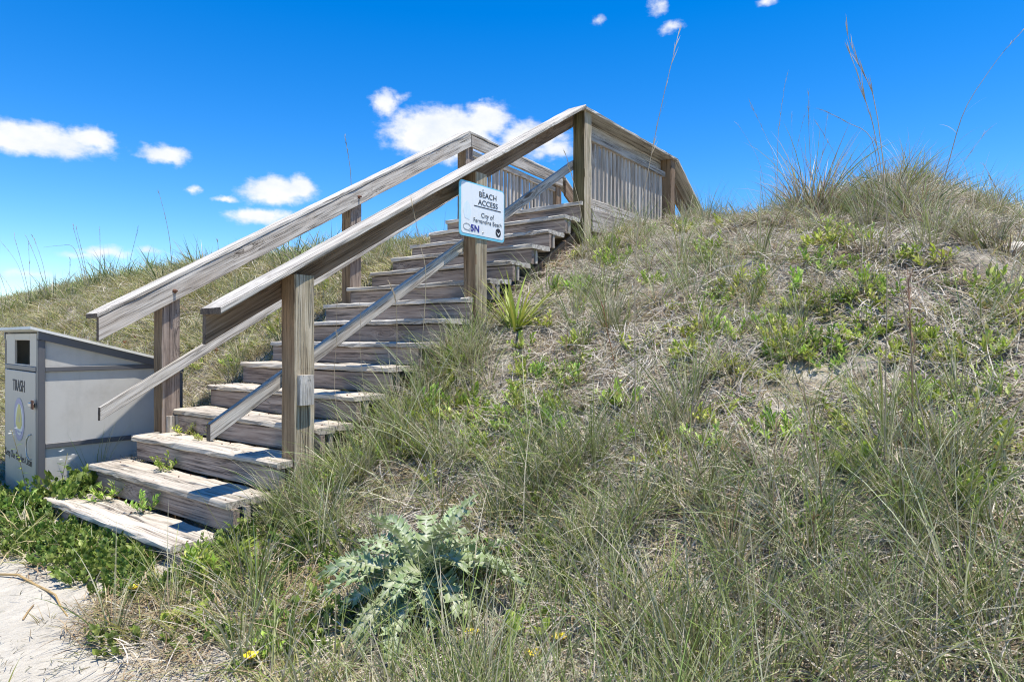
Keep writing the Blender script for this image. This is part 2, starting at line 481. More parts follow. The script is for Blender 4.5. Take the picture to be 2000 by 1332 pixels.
TT = .038                                            # plank thickness
for k in range(1, NST):
    st = sub_empty('step')
    u0, z = (k - 1) * R, k * HS
    yl, yr = 0.0, -WD
    jl, jr = random.uniform(-.012, .012), random.uniform(-.012, .012)
    notchl = -.05 if k in (3, 4) else 0
    # two planks a tread; the front one keeps a small nosing
    for q, (a, b_) in enumerate(((0.0, .143), (.152, .297))):
        l_, r_ = yl + jl, yr + jr + (.075 if k == 1 else .05 if k == 2 else 0)
        if q == 1 and k in (3, 9): l_, r_ = -.035, -WD + .115
        if q == 0 and k == 4: l_ = -.036
        zz = z - TT / 2 + random.uniform(-.003, .003)
        bm_('tread_plank', (u0 + (a + b_) / 2, l_, zz), (u0 + (a + b_) / 2 + random.uniform(-.004, .004), r_, zz + random.uniform(-.006, .006)),
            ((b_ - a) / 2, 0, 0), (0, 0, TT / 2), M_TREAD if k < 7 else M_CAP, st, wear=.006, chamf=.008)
    if k in (2, 3):                                  # trim strip nailed to the open tread ends
        bm_('end_strip', (u0 + .01, jl + .017, z - TT / 2 + .002), (u0 + .285, jl + .017, z - TT / 2 + .002), (0, .016, 0), (0, 0, TT / 2), M_RAIL, st, wear=.004)
    zb = (k - 1) * HS - (.06 if k == 1 else 0.0)
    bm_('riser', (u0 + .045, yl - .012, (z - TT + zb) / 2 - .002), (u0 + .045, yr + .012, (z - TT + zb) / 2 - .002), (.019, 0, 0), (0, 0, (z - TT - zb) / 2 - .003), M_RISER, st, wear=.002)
    # cleats that carry the tread behind the riser, seen at the open ends
    bm_('cleat', (u0 + .12, yr + .035, z - TT - .003), (u0 + .12, yr + .035, z - TT - .13), (.018, 0, 0), (0, .018, 0), M_RAIL, st, seg=3)
st = sub_empty('step')
u0, z = (NST - 1) * R, DECK
for q, (a, b_) in enumerate(((0.0, .14),)):
    bm_('tread_plank', (u0 + .07, .0, z - TT / 2), (u0 + .07, -WD - .01, z - TT / 2 + .004), (.07, 0, 0), (0, 0, TT / 2), M_CAP, st, wear=.005)
bm_('riser', (u0 + .045, -.012, z - TT - HS / 2 + .02), (u0 + .045, -WD + .012, z - TT - HS / 2 + .02), (.019, 0, 0), (0, 0, HS / 2 - .02), M_RISER, st)
for y in (-.10, -WD / 2, -WD + .10):
    a, b_ = np.array((-.02 + .26, y, -.05)), np.array((14 * R + .18, y, DECK - .33))
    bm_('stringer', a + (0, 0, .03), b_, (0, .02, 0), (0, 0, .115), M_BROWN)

# posts: outer faces flush; right row y -1.87..-1.73, left row -.03...11
YR0, YR1, YL0, YL1 = -1.87, -1.73, -.03, .11
SLR, SLL = .568, .568
capR = lambda u: 1.425 + SLR * (u - .2)              # top of the cap board
capL = lambda u: 1.440 + .5735 * (u - .313)
TH = .03
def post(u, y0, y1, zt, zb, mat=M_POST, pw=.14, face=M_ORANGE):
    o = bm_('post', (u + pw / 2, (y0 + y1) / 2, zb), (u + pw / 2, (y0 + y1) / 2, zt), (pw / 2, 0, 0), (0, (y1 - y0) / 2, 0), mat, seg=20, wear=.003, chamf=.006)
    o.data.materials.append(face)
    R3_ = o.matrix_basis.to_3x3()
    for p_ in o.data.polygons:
        if (R3_ @ p_.normal).x < -.85: p_.material_index = 1      # the face towards the path gets its own timber colour, mostly browner and darker
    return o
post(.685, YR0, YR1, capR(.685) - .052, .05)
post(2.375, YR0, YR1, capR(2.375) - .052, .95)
post(4.10, YR0, YR1, 3.584, 1.9, face=M_OLIVE)
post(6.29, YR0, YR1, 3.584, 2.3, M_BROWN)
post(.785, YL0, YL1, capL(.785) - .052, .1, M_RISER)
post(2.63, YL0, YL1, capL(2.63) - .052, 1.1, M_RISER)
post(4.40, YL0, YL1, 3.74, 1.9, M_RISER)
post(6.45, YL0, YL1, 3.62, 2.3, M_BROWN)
bm_('cleat', (.69 + .055, YR0 - .021, 1.045), (.69 + .055, YR0 - .021, .865), (.048, 0, 0), (0, .02, 0), M_CAP, seg=4, wear=.004)
bm_('cleat', (.785 + .085, YL0 - .016, .66), (.785 + .085, YL0 - .016, .40), (.058, 0, 0), (0, .015, 0), M_RAIL, seg=4, wear=.004)

def handrail(ycap, yside, ylow, cap, u0, u1, low0, lowsl, sl, low_u1, dep=.165, mlow=M_RAIL, mside=M_RAIL):
    h = sub_empty('handrail')
    yc, hw = (ycap[0] + ycap[1]) / 2, (ycap[1] - ycap[0]) / 2
    bm_('cap_board', (u0, yc, cap(u0) - TH / 2), (u1, yc, cap(u1) - TH / 2), (0, hw, 0), (0, 0, TH / 2 * 1.12), M_CAP, h, seg=30, wear=.003, ends=M_END)
    ys, ws = (yside[0] + yside[1]) / 2, (yside[1] - yside[0]) / 2
    zt = -TH * 1.12 - .003
    bm_('side_board', (u0 + .01, ys, cap(u0 + .01) + zt - dep / 2), (u1 + .03, ys, cap(u1 + .03) + zt - dep / 2), (0, ws, 0), (0, 0, dep / 2), mside, h, seg=30, wear=.0025, ends=M_END)
    yl, wl = (ylow[0] + ylow[1]) / 2, (ylow[1] - ylow[0]) / 2
    zl = lambda u: low0[1] + lowsl * (u - low0[0])
    bm_('lower_rail', (low0[0], yl, zl(low0[0]) - .046), (low_u1, yl, zl(low_u1) - .046), (0, wl, 0), (0, 0, .048), mlow, h, seg=30, wear=.0025, ends=M_END)
    return h
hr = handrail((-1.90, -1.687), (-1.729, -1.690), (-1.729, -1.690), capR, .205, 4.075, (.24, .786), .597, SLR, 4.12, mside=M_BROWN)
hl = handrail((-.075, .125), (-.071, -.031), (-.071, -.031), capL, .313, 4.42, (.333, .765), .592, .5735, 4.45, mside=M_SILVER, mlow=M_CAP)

# bolts with rust streaks on the left rail
def lathe(name, prof, mat, parent, M, seg=10):
    V, F = [], []
    for i, (r_, z_) in enumerate(prof):
        for j in range(seg):
            a = 2 * math.pi * j / seg; V.append((r_ * math.cos(a), r_ * math.sin(a), z_))
    for i in range(len(prof) - 1):
        for j in range(seg): F.append((i * seg + j, i * seg + (j + 1) % seg, (i + 1) * seg + (j + 1) % seg, (i + 1) * seg + j))
    F.append(tuple(range(seg - 1, -1, -1))); F.append(tuple((len(prof) - 1) * seg + j for j in range(seg)))
    return link(name, mk_mesh(name, V, F, mat, True), parent, mw=M)
for u in (.86, 2.7):
    P = Vector((u, -.0715, capL(u) - .12)) - Vector(BASE)
    M = Matrix.Translation(P) @ Matrix.Rotation(math.pi / 2, 4, 'X')
    lathe('bolt', [(.017, -.002), (.017, .004), (.010, .006), (.009, .035), (.006, .038)], M_RUST, hl, M)

for k in range(1, 8):                                # nail heads along the lower treads
    for y in (-.07, -WD / 2 + .02, -WD + .10):
        for du in (.035, .11, .19, .26):
            if (k in (3, 4) and y > -.1): continue
            P = Vector(((k - 1) * R + du + random.uniform(-.01, .01), y + random.uniform(-.015, .015), k * HS + .0015)) - Vector(BASE)
            lathe('nail', [(.0055, -.004), (.0055, .001), (.003, .002)], M_RUST, stair, Matrix.Translation(P), 6)

# platform: deck, rims and the two baluster railings
pl = sub_empty('platform')
for i in range(16):
    u = 14 * R + .142 + i * .145
    bm_('deck_plank', (u + .07, -.0, DECK - TT / 2), (u + .07, -WD + .002, DECK - TT / 2 + random.uniform(-.004, .004)), (.0695, 0, 0), (0, 0, TT / 2), M_CAP, pl, seg=8)
bm_('rim_joist', (4.245, -WD - .02, DECK - TT - .125), (6.42, -WD - .02, DECK - TT - .125), (0, .019, 0), (0, 0, .12), M_RAIL, pl)
bm_('rim_joist', (4.15, .02, DECK - TT - .125), (6.42, .02, DECK - TT - .125), (0, .019, 0), (0, 0, .12), M_RAIL, pl)
bm_('rim_joist', (6.45, .0, DECK - TT - .125), (6.45, -WD, DECK - TT - .125), (.019, 0, 0), (0, 0, .12), M_RAIL, pl)
def baluster_rail(ycap, yside, ybal, u0, u1, z0, z1, n, bal_u0, bal_u1):
    pr = sub_empty('platform_railing')
    zc = lambda u: z0 + (z1 - z0) * (u - u0) / (u1 - u0)
    yc, hw = (ycap[0] + ycap[1]) / 2, (ycap[1] - ycap[0]) / 2
    bm_('cap_board', (u0, yc, zc(u0) - TH / 2), (u1, yc, zc(u1) - TH / 2), (0, hw, 0), (0, 0, TH / 2), M_CAP, pr, wear=.004)
    ys, ws = (yside[0] + yside[1]) / 2, (yside[1] - yside[0]) / 2
    bm_('side_board', (bal_u0 - .1, ys, zc(bal_u0) - TH - .075), (bal_u1 + .12, ys, zc(bal_u1) - TH - .075), (0, ws, 0), (0, 0, .07), M_RAIL, pr)
    yb, wb = (ybal[0] + ybal[1]) / 2, (ybal[1] - ybal[0]) / 2
    bm_('top_rail', (bal_u0 - .03, yb, zc(bal_u0) - .222), (bal_u1 + .03, yb, zc(bal_u1) - .222), (0, wb + .022, 0), (0, 0, .034), M_RAIL, pr)
    bm_('bottom_rail', (bal_u0 - .03, yb, DECK + .055), (bal_u1 + .03, yb, DECK + .055), (0, wb + .022, 0), (0, 0, .034), M_RAIL, pr)
    for i in range(n):
        u = bal_u0 + (bal_u1 - bal_u0) * (i + .5) / n + random.uniform(-.004, .004)
        bm_('baluster', (u, yb, DECK + .091), (u + random.uniform(-.004, .004), yb, zc(u) - .258), (.018, 0, 0), (0, wb, 0), M_SLAT, pr, seg=4, wear=.002, chamf=.003)
baluster_rail((-1.905, -1.687), (-1.729, -1.690), (-1.772, -1.734), 4.078, 6.445, 3.614, 3.608, 22, 4.27, 6.26)
baluster_rail((-.075, .125), (-.071, -.031), (.012, .05), 4.425, 6.62, 3.795, 3.68, 22, 4.56, 6.43)
# the far flight going down to the beach: only its rails rise above the dune
for (yc, ys, z0, u0) in (((-1.905, -1.687), (-1.729, -1.690), 3.606, 6.45), ((-.075, .125), (-.071, -.031), 3.67, 6.63)):
    capF = lambda u, z0=z0, u0=u0: z0 - .58 * (u - u0)
    h = sub_empty('handrail')
    u1 = u0 + 1.75
    bm_('cap_board', (u0, sum(yc) / 2, capF(u0) - .017), (u1, sum(yc) / 2, capF(u1) - .017), (0, (yc[1] - yc[0]) / 2, 0), (0, 0, .017), M_CAP, h)
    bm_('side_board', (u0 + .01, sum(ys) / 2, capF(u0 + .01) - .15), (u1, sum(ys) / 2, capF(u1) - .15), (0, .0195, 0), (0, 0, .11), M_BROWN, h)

# ================================================================ beach access sign on the second post
SY = YR0 - .012
sg = empty('access_sign', (2.445, SY, 2.29))
tag(sg, 'white beach access sign with sky blue border nailed to a handrail post', 'sign')
def rounded(w, h, r, n=6):
    pts = []
    for cx, cz, a0 in ((w - r, -(h - r), -90), (w - r, h - r, 0), (-(w - r), h - r, 90), (-(w - r), -(h - r), 180)):
        for i in range(n + 1):
            a = math.radians(a0 + 90 * i / n); pts.append((cx + r * math.cos(a), cz + r * math.sin(a)))
    return pts
def slab(name, pts, y0, y1, mat, parent, loc=None):
    """flat plate in the xz plane between y0 (front, towards -y) and y1"""
    n = len(pts)
    V = [(x, y0, z) for x, z in pts] + [(x, y1, z) for x, z in pts]
    F = [tuple(range(n)), tuple(range(2 * n - 1, n - 1, -1))] + [(i, i + n, (i + 1) % n + n, (i + 1) % n) for i in range(n)]
    me = mk_mesh(name, V, F, mat)
    bm = bmesh.new(); bm.from_mesh(me); bmesh.ops.recalc_face_normals(bm, faces=bm.faces); bm.to_mesh(me); bm.free()
    return link(name, me, parent, loc)
def ring(name, outer, inner, y0, y1, mat, parent, loc=None):
    n = len(outer)
    V = [(x, y0, z) for x, z in outer] + [(x, y0, z) for x, z in inner] + [(x, y1, z) for x, z in outer] + [(x, y1, z) for x, z in inner]
    F = []
    for i in range(n):
        j = (i + 1) % n
        F += [(i, j, n + j, n + i), (2 * n + i, 3 * n + i, 3 * n + j, 2 * n + j), (i, 2 * n + i, 2 * n + j, j), (n + i, n + j, 3 * n + j, 3 * n + i)]
    me = mk_mesh(name, V, F, mat)
    bm = bmesh.new(); bm.from_mesh(me); bmesh.ops.recalc_face_normals(bm, faces=bm.faces); bm.to_mesh(me); bm.free()
    return link(name, me, parent, loc)
def text(name, body, size, width, mat, parent, M, bold=0.0):
    cu = bpy.data.curves.new(name, 'FONT'); cu.body = body; cu.size = size; cu.extrude = .0008; cu.offset = bold
    cu.align_x = 'CENTER'; cu.align_y = 'CENTER'
    tmp = bpy.data.objects.new(name, cu); COL.objects.link(tmp)
    dg = bpy.context.evaluated_depsgraph_get()
    me = bpy.data.meshes.new_from_object(tmp.evaluated_get(dg))
    bpy.data.objects.remove(tmp)
    co = np.zeros(len(me.vertices) * 3, np.float32); me.vertices.foreach_get('co', co); co = co.reshape(-1, 3)
    w = co[:, 0].max() - co[:, 0].min()
    if width: co[:, 0] *= width / w
    me.vertices.foreach_set('co', co.ravel())
    me.materials.clear(); me.materials.append(mat)
    return link(name, me, parent, mw=M)
HW, HH = .289, .217
slab('sign_panel', rounded(HW, HH, .035), 0, .006, M_SIGNB, sg)
slab('sign_face', rounded(HW - .016, HH - .016, .026), -.0015, -.0002, M_SIGNW, sg, (0.006, 0, .006))
RX = Matrix.Rotation(math.pi / 2, 4, 'X')
def st_(name, body, u0, u1, zc, size, mat, bold=0): return text(name, body, size, u1 - u0, mat, sg, Matrix.Translation(((u0 + u1) / 2 - 2.445, -.003, zc - 2.29)) @ RX, bold)
st_('lettering', 'BEACH', 2.398, 2.622, 2.427, .062, M_BLACK, 0)
st_('lettering', 'ACCESS', 2.384, 2.640, 2.363, .060, M_BLACK, 0)
st_('lettering', 'City of', 2.421, 2.586, 2.262, .055, M_BLACK, -.0004)
st_('lettering', 'Fernandina Beach', 2.327, 2.690, 2.212, .050, M_BLACK, -.0006)
st_('lettering', '5N', 2.292, 2.398, 2.143, .072, M_NAVY, .002)
slab('rule_line', [(2.333 - 2.445, .034), (2.684 - 2.445, .034), (2.684 - 2.445, .041), (2.333 - 2.445, .041)], -.003, -.0018, M_BLACK, sg)
ell = lambda cx, cz, a, b, n=24: [(cx + a * math.cos(2 * math.pi * i / n), cz + b * math.sin(2 * math.pi * i / n)) for i in range(n)]
em = slab('emblem', ell(2.648 - 2.445, 2.148 - 2.29, .036, .036), -.003, -.0018, M_BLACK, sg)
slab('emblem_mark', [(2.620 - 2.445, -.132), (2.648 - 2.445, -.166), (2.676 - 2.445, -.132), (2.648 - 2.445, -.150)], -.0042, -.0032, M_SIGNW, em)
ring('oval_mark', ell(2.245 - 2.445, 2.148 - 2.29, .047, .028), ell(2.245 - 2.445, 2.148 - 2.29, .040, .021), -.003, -.0018, M_GREYP, sg)
slab('oval_mark', [(-.232, -.166), (-.158, -.176), (-.158, -.171), (-.232, -.161)], -.0032, -.0019, M_GREYP, sg)
slab('faded_graphic', [(-.246 + dx, dz) for dx, dz in ((.02, -.075), (.075, -.085), (.10, -.03), (.085, .03), (.05, .065), (.02, .04), (.0, -.01))], -.0026, -.0018, M_FADE, sg)
lathe('nail', [(.007, 0), (.007, .003), (.003, .005)], M_STEEL, sg, Matrix.Translation((0, -.0018, -.165)) @ RX)
lathe('nail', [(.007, 0), (.007, .003), (.003, .005)], M_STEEL, sg, Matrix.Translation((0, -.0018, .18)) @ RX)

# ================================================================ the trash bin
BA = math.radians(5.2)
tb = empty('trash_bin', (.115, .43, -.03))
tb.rotation_euler = (0, 0, -BA)
tag(tb, 'grey wooden trash bin enclosure with sloping lid beside the stair foot', 'trash bin')
BL_, BW = 1.02, 1.06
zt = lambda x: 1.345 - .275 * x                      # top of the side wall (local z, base at 0)
def bbox(name, x0, x1, y0, y1, z0, z1, mat, parent=tb):
    V = [(x, y, z) for x in (x0, x1) for y in (y0, y1) for z in (z0, z1)]
    F = [(0, 1, 3, 2), (4, 6, 7, 5), (0, 4, 5, 1), (2, 3, 7, 6), (0, 2, 6, 4), (1, 5, 7, 3)]
    me = mk_mesh(name, V, F, mat)
    bm = bmesh.new(); bm.from_mesh(me)
    bmesh.ops.bevel(bm, geom=list(bm.edges), offset=min(.003, .2 * min(x1 - x0, y1 - y0, z1 - z0)), segments=1, affect='EDGES')
    bmesh.ops.recalc_face_normals(bm, faces=bm.faces); bm.to_mesh(me); bm.free()
    return link(name, me, parent)
def prism(name, prof, y0, y1, mat, parent=tb):
    n = len(prof)
    V = [(x, y0, z) for x, z in prof] + [(x, y1, z) for x, z in prof]
    F = [tuple(range(n)), tuple(range(2 * n - 1, n - 1, -1))] + [(i, i + n, (i + 1) % n + n, (i + 1) % n) for i in range(n)]
    me = mk_mesh(name, V, F, mat)
    bm = bmesh.new(); bm.from_mesh(me); bmesh.ops.recalc_face_normals(bm, faces=bm.faces); bm.to_mesh(me); bm.free()
    return link(name, me, parent)
for y0, y1 in ((.016, .034), (BW - .034, BW - .016)):
    prism('side_panel', [(.02, .0), (BL_ - .02, .0), (BL_ - .02, zt(BL_ - .02)), (.02, zt(.02))], y0, y1, M_PANEL)
bbox('back_panel', BL_ - .018, BL_, .036, BW - .036, 0, zt(BL_) - .01, M_PANEL)
for y0, y1 in ((-.004, .014), (BW - .014, BW + .004)):
    bbox('corner_trim', .0, .042, y0, y1, 0, zt(.0) - .062, M_TRIM)
    bbox('corner_trim', BL_ - .042, BL_, y0, y1, 0, zt(BL_) - .062, M_TRIM)
    bbox('rail_trim', .0425, BL_ - .0425, y0 + .0, y1, 1.045, 1.081, M_TRIM)
    bbox('rail_trim', .0425, BL_ - .0425, y0 + .0, y1, .478, .514, M_TRIM)
    prism('fascia', [(-.004, zt(-.004) - .058), (BL_, zt(BL_) - .058), (BL_, zt(BL_) - .002), (-.004, zt(-.004) - .002)], y0 - (.014 if y0 < .5 else -.001), y1 - (-.001 if y0 < .5 else -.014), M_TRIM)
# lid board, overhanging the front
prism('lid', [(-.055, zt(-.055) + .0), (BL_ + .02, zt(BL_ + .02)), (BL_ + .02, zt(BL_ + .02) + .02), (-.055, zt(-.055) + .02)], -.035, BW + .035, M_LID)
# front: frame round the deposit opening, trim, door
fx0, fx1 = -.004, .014
OY0, OY1, OZ0, OZ1 = .23, .70, 1.092, 1.278
for (y0, y1, z0, z1) in ((.0435, OY0, 1.081, 1.33), (OY1, BW - .0435, 1.081, 1.33), (OY0, OY1, OZ1, 1.33), (OY0, OY1, 1.081, OZ0)):
    bbox('front_frame', fx0, fx1, y0 + .0005, y1 - .0005, z0, z1, M_FRONT)
bbox('front_trim', fx0 - .004, fx1, .0435, BW - .0435, 1.045, 1.0805, M_TRIM)
bbox('front_trim', fx0 + .001, fx1, .0435, BW - .0435, .0, .03, M_TRIM)
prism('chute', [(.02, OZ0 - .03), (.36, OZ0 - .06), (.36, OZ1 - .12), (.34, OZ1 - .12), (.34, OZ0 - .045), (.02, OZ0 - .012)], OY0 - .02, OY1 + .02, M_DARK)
for y in (.0425, BW - .0435):
    bbox('corner_edge', fx0, .0, y - .042, y, 0, 1.28, M_TRIM)
door = bbox('door', fx0 - .004, fx1 - .002, .05, BW - .05, .035, 1.038, M_FRONT)
RZ = Matrix.Rotation(-math.pi / 2, 4, 'Z') @ RX
def dt(body, y0, y1, zc, size, bold=0): return text('lettering', body, size, abs(y1 - y0), M_BLACK, door, Matrix.Translation((fx0 - .006, (y0 + y1) / 2, zc + .03)) @ RZ, bold)
dt('TRASH', .736, .36, .885, .13, 0)
dt('Keep Our Beaches Clean', 1.0, .15, .325, .09, -.0015)
def yz(name, pts, x, mat, parent, d=.001):
    n = len(pts)
    V = [(x - d, y, z) for y, z in pts] + [(x, y, z) for y, z in pts]
    F = [tuple(range(n)), tuple(range(2 * n - 1, n - 1, -1))] + [(i, i + n, (i + 1) % n + n, (i + 1) % n) for i in range(n)]
    me = mk_mesh(name, V, F, mat)
    bm = bmesh.new(); bm.from_mesh(me); bmesh.ops.recalc_face_normals(bm, faces=bm.faces); bm.to_mesh(me); bm.free()
    return link(name, me, parent)
ey, ez = .535, .655
def yzring(name, a, b, a2, b2, mat, x):
    n = 30; V, F = [], []
    for i in range(n):
        t_ = 2 * math.pi * i / n
        V += [(x, ey + a * math.cos(t_), ez + b * math.sin(t_)), (x, ey + a2 * math.cos(t_), ez + b2 * math.sin(t_))]
    for i in range(n): j = (i + 1) % n; F.append((2 * i, 2 * i + 1, 2 * j + 1, 2 * j))
    return link(name, mk_mesh(name, V, F, mat), door)
yz('emblem', [(ey + .155 * math.cos(2 * math.pi * i / 28), ez + .155 * math.sin(2 * math.pi * i / 28)) for i in range(28)], -.0084, M_LID, door)
yzring('emblem_ring', .165, .165, .125, .125, M_VIOLET, -.0100)
yzring('emblem_ring', .172, .172, .165, .165, M_GREYP, -.0102)
yz('emblem_flame', [(ey + .10, ez - .04), (ey + .07, ez + .05), (ey + .02, ez + .12), (ey - .03, ez + .12), (ey - .08, ez + .04), (ey - .09, ez - .04), (ey - .04, ez - .075), (ey + .05, ez - .075)], -.0100, M_YEL, door, .0006)
for k in range(5):
    yz('emblem_wave', [(ey - .09 + .04 * k, ez - .105), (ey - .07 + .04 * k, ez - .085), (ey - .06 + .04 * k, ez - .105), (ey - .075 + .04 * k, ez - .098)], -.0100, M_VIOLET, door, .0007)
for s in (-1, 1):
    yz('emblem_mast', [(ey + s * .012, ez - .02), (ey + s * .035, ez - .02), (ey + s * .02, ez + .05)], -.0107, M_FRONT, door, .0005)
bbox('latch', -.024, -.009, .07, .20, .78, .81, M_STEEL, door)
bbox('latch', -.030, -.022, .03, .085, .77, .835, M_RUST, door)
# pull handle: bent steel bar
def tube(name, pts, radii, mat, parent=None, sides=6, cols=None, smooth=True):
    pts = [np.array(p, float) for p in pts]; n = len(pts); V, F = [], []
    if isinstance(radii, (int, float)): radii = [radii] * n
    prev = None
    for i, p in enumerate(pts):
        d = pts[min(i + 1, n - 1)] - pts[max(i - 1, 0)]; d /= np.linalg.norm(d) + 1e-12
        a = np.cross(d, (0, 0, 1)) if prev is None else prev - d * (prev @ d)
        if np.linalg.norm(a) < 1e-3: a = np.cross(d, (1, 0, 0))
        a /= np.linalg.norm(a); prev = a; b = np.cross(d, a)
        for j in range(sides):
            t_ = 2 * math.pi * j / sides; V.append(p + radii[i] * (a * math.cos(t_) + b * math.sin(t_)))
    for i in range(n - 1):
        for j in range(sides):
            F.append((i * sides + j, i * sides + (j + 1) % sides, (i + 1) * sides + (j + 1) % sides, (i + 1) * sides + j))
    F.append(tuple(range(sides - 1, -1, -1))); F.append(tuple((n - 1) * sides + j for j in range(sides)))
    c = None
    if cols is not None: c = np.repeat(np.array(cols), sides, 0)
    return mk_mesh(name, V, F, mat, smooth, c)
link('handle', tube('handle', [(-.008, .165, .57), (-.022, .17, .565), (-.03, .195, .54), (-.033, .21, .49), (-.033, .21, .46), (-.03, .195, .41), (-.022, .17, .385), (-.008, .165, .38)], .0055, M_STEEL), door)

# ================================================================ vegetation: source shapes
def ribbon(base, d0, length, width, bend, segs, col0, col1, side_tw=None, V=None, F=None, C=None, droop=1.0):
    """one grass blade: a bent tapering strip"""
    d = np.array(d0, float); d /= np.linalg.norm(d)
    p = np.array(base, float)
    hz = np.array([math.cos(bend[1]), math.sin(bend[1]), 0.0])
    s = side_tw if side_tw is not None else np.cross(d, (0, 0, 1)) + rng.normal(0, .25, 3)
    n0 = len(V)
    for i in range(segs + 1):
        t = i / segs
        w = width * (1 - t ** 2.2) * (.75 + .25 * min(1, t * 5)) * .5
        sv = np.array(s) - d * (np.array(s) @ d)
        sv /= np.linalg.norm(sv) + 1e-9
        c = np.array(col0) * (1 - t) + np.array(col1) * t
        if i < segs:
            V += [p - sv * w, p + sv * w]; C += [c, c]
        else:
            V.append(p.copy()); C.append(c)
        d = d + (hz * .55 - np.array([0, 0, 1.0]) * droop * .6 * t) * bend[0] / segs * 2
        d /= np.linalg.norm(d)
        p = p + d * length / segs
    for i in range(segs - 1):
        a = n0 + 2 * i; F.append((a, a + 1, a + 3, a + 2))
    a = n0 + 2 * (segs - 1); F.append((a, a + 1, a + 2))

def tuft(seed, n, lmin, lmax, w, spread, lean, bendr, pal, segs=4, basecol=(.30, .22, .12), rad=.03):
    r = random.Random(seed); V, F, C = [], [], []
    for i in range(n):
        a = r.uniform(0, 2 * math.pi); q = rad * math.sqrt(r.random())
        tl = lean * r.random() ** .7
        d = (math.cos(a) * math.sin(tl) , math.sin(a) * math.sin(tl), math.cos(tl))
        L = r.uniform(lmin, lmax)
        c1 = np.array(r.choice(pal)) * r.uniform(.75, 1.25)
        c0 = np.array(basecol) * r.uniform(.7, 1.2) * .5 + c1 * .5
        ribbon((q * math.cos(a) * spread, q * math.sin(a) * spread, -.015), d, L, w * r.uniform(.7, 1.3), (r.uniform(*bendr), a + r.uniform(-.7, .7)), segs, c0, c1, None, V, F, C)
    return V, F, C
GREEN = [(.18, .27, .05), (.25, .34, .08), (.32, .38, .13), (.125, .19, .035), (.37, .40, .20), (.46, .46, .30)]
PALE = [(.43, .42, .28), (.50, .47, .34), (.35, .37, .20), (.25, .30, .11), (.56, .51, .38), (.45, .37, .24), (.20, .26, .08)]
STRAW = [(.54, .485, .395), (.45, .40, .32), (.62, .565, .475), (.32, .27, .205), (.50, .45, .38), (.22, .17, .12)]
DRY = [(.38, .28, .16), (.30, .21, .12), (.44, .35, .22), (.22, .15, .085), (.36, .30, .17), (.25, .24, .09)]
YELG = [(.25, .28, .05), (.31, .32, .08), (.37, .35, .12), (.18, .23, .035), (.43, .38, .18), (.50, .42, .23)]

def litter(seed, n, rad, lmin, lmax, w, pal, up=.25):
    r = random.Random(seed); V, F, C = [], [], []
    for i in range(n):
        a, q = r.uniform(0, 2 * math.pi), rad * math.sqrt(r.random())
        b = r.uniform(0, 2 * math.pi); e = r.uniform(-.05, up) if r.random() < .8 else r.uniform(.2, .9)
        d = (math.cos(b) * math.cos(e), math.sin(b) * math.cos(e), math.sin(e))
        c = np.array(r.choice(pal)) * r.uniform(.75, 1.2)
        ribbon((q * math.cos(a), q * math.sin(a), r.uniform(-.005, .05)), d, r.uniform(lmin, lmax), w * r.uniform(.6, 1.4), (r.uniform(.1, 1.3), b + r.uniform(-1.6, 1.6)), 3, c * .9, c, None, V, F, C)
    return V, F, C

def leaf_into(V, F, C, p, d, up, L, wd, col, fold=.25, curl=.3):
    """ovate leaf folded along its midrib, 8 triangles"""
    d = np.array(d, float); d /= np.linalg.norm(d)
    up = np.array(up, float); up = up - d * (up @ d); up /= np.linalg.norm(up) + 1e-9
    s = np.cross(d, up)
    n0 = len(V)
    prof = ((0, 0), (.35, 1), (.7, .75), (1, 0))
    for t, w in prof:
        c = np.array(p) + d * L * t - up * curl * L * t * t
        if w == 0: V.append(c); C.append(np.array(col) * 1.0)
        else:
            V.extend([c - s * wd * w * .5 + up * fold * wd * w * .5, c, c + s * wd * w * .5 + up * fold * wd * w * .5])
            C.extend([np.array(col), np.array(col) * 1.15, np.array(col)])
    a = n0
    F += [(a, a + 2, a + 1), (a, a + 3, a + 2), (a + 1, a + 2, a + 5, a + 4), (a + 2, a + 3, a + 6, a + 5), (a + 4, a + 5, a + 7), (a + 5, a + 6, a + 7)]

def herb(seed, nst, h, L, wd, pal, spread=.09, per=9, lean=.7):
    r = random.Random(seed); V, F, C = [], [], []
    for i in range(nst):
        a = r.uniform(0, 2 * math.pi); q = spread * math.sqrt(r.random())
        tl = r.uniform(.1, lean)
        d = np.array((math.cos(a) * math.sin(tl), math.sin(a) * math.sin(tl), math.cos(tl)))
        H = h * r.uniform(.5, 1.1)
        b = np.array((q * math.cos(a), q * math.sin(a), -.01))
        sc = np.array((.16, .15, .06))
        ribbon(b, d, H, .004, (.15, a), 3, sc, sc, None, V, F, C)
        for k in range(per):
            t = .25 + .75 * k / (per - 1)
            ph = k * 2.4 + r.uniform(-.3, .3)
            e = .25 + .75 * t + r.uniform(-.2, .2)
            ld = np.array((math.cos(ph) * math.cos(e), math.sin(ph) * math.cos(e), math.sin(e))) * .8 + d * .4
            col = np.array(r.choice(pal)) * r.uniform(.75, 1.25)
            leaf_into(V, F, C, b + d * H * t, ld, (0, 0, 1.0) if abs(ld[2]) < .85 else (1, 0, 0), L * r.uniform(.65, 1.15) * (1.1 - .35 * t), wd * r.uniform(.75, 1.2), col, .3, r.uniform(.0, .5))
    return V, F, C
LEAFP = [(.27, .38, .05), (.34, .45, .07), (.41, .50, .10), (.20, .29, .04), (.46, .52, .15), (.40, .37, .14)]
VINEP = [(.12, .19, .03), (.17, .25, .04), (.22, .29, .06), (.085, .14, .025), (.27, .33, .085)]

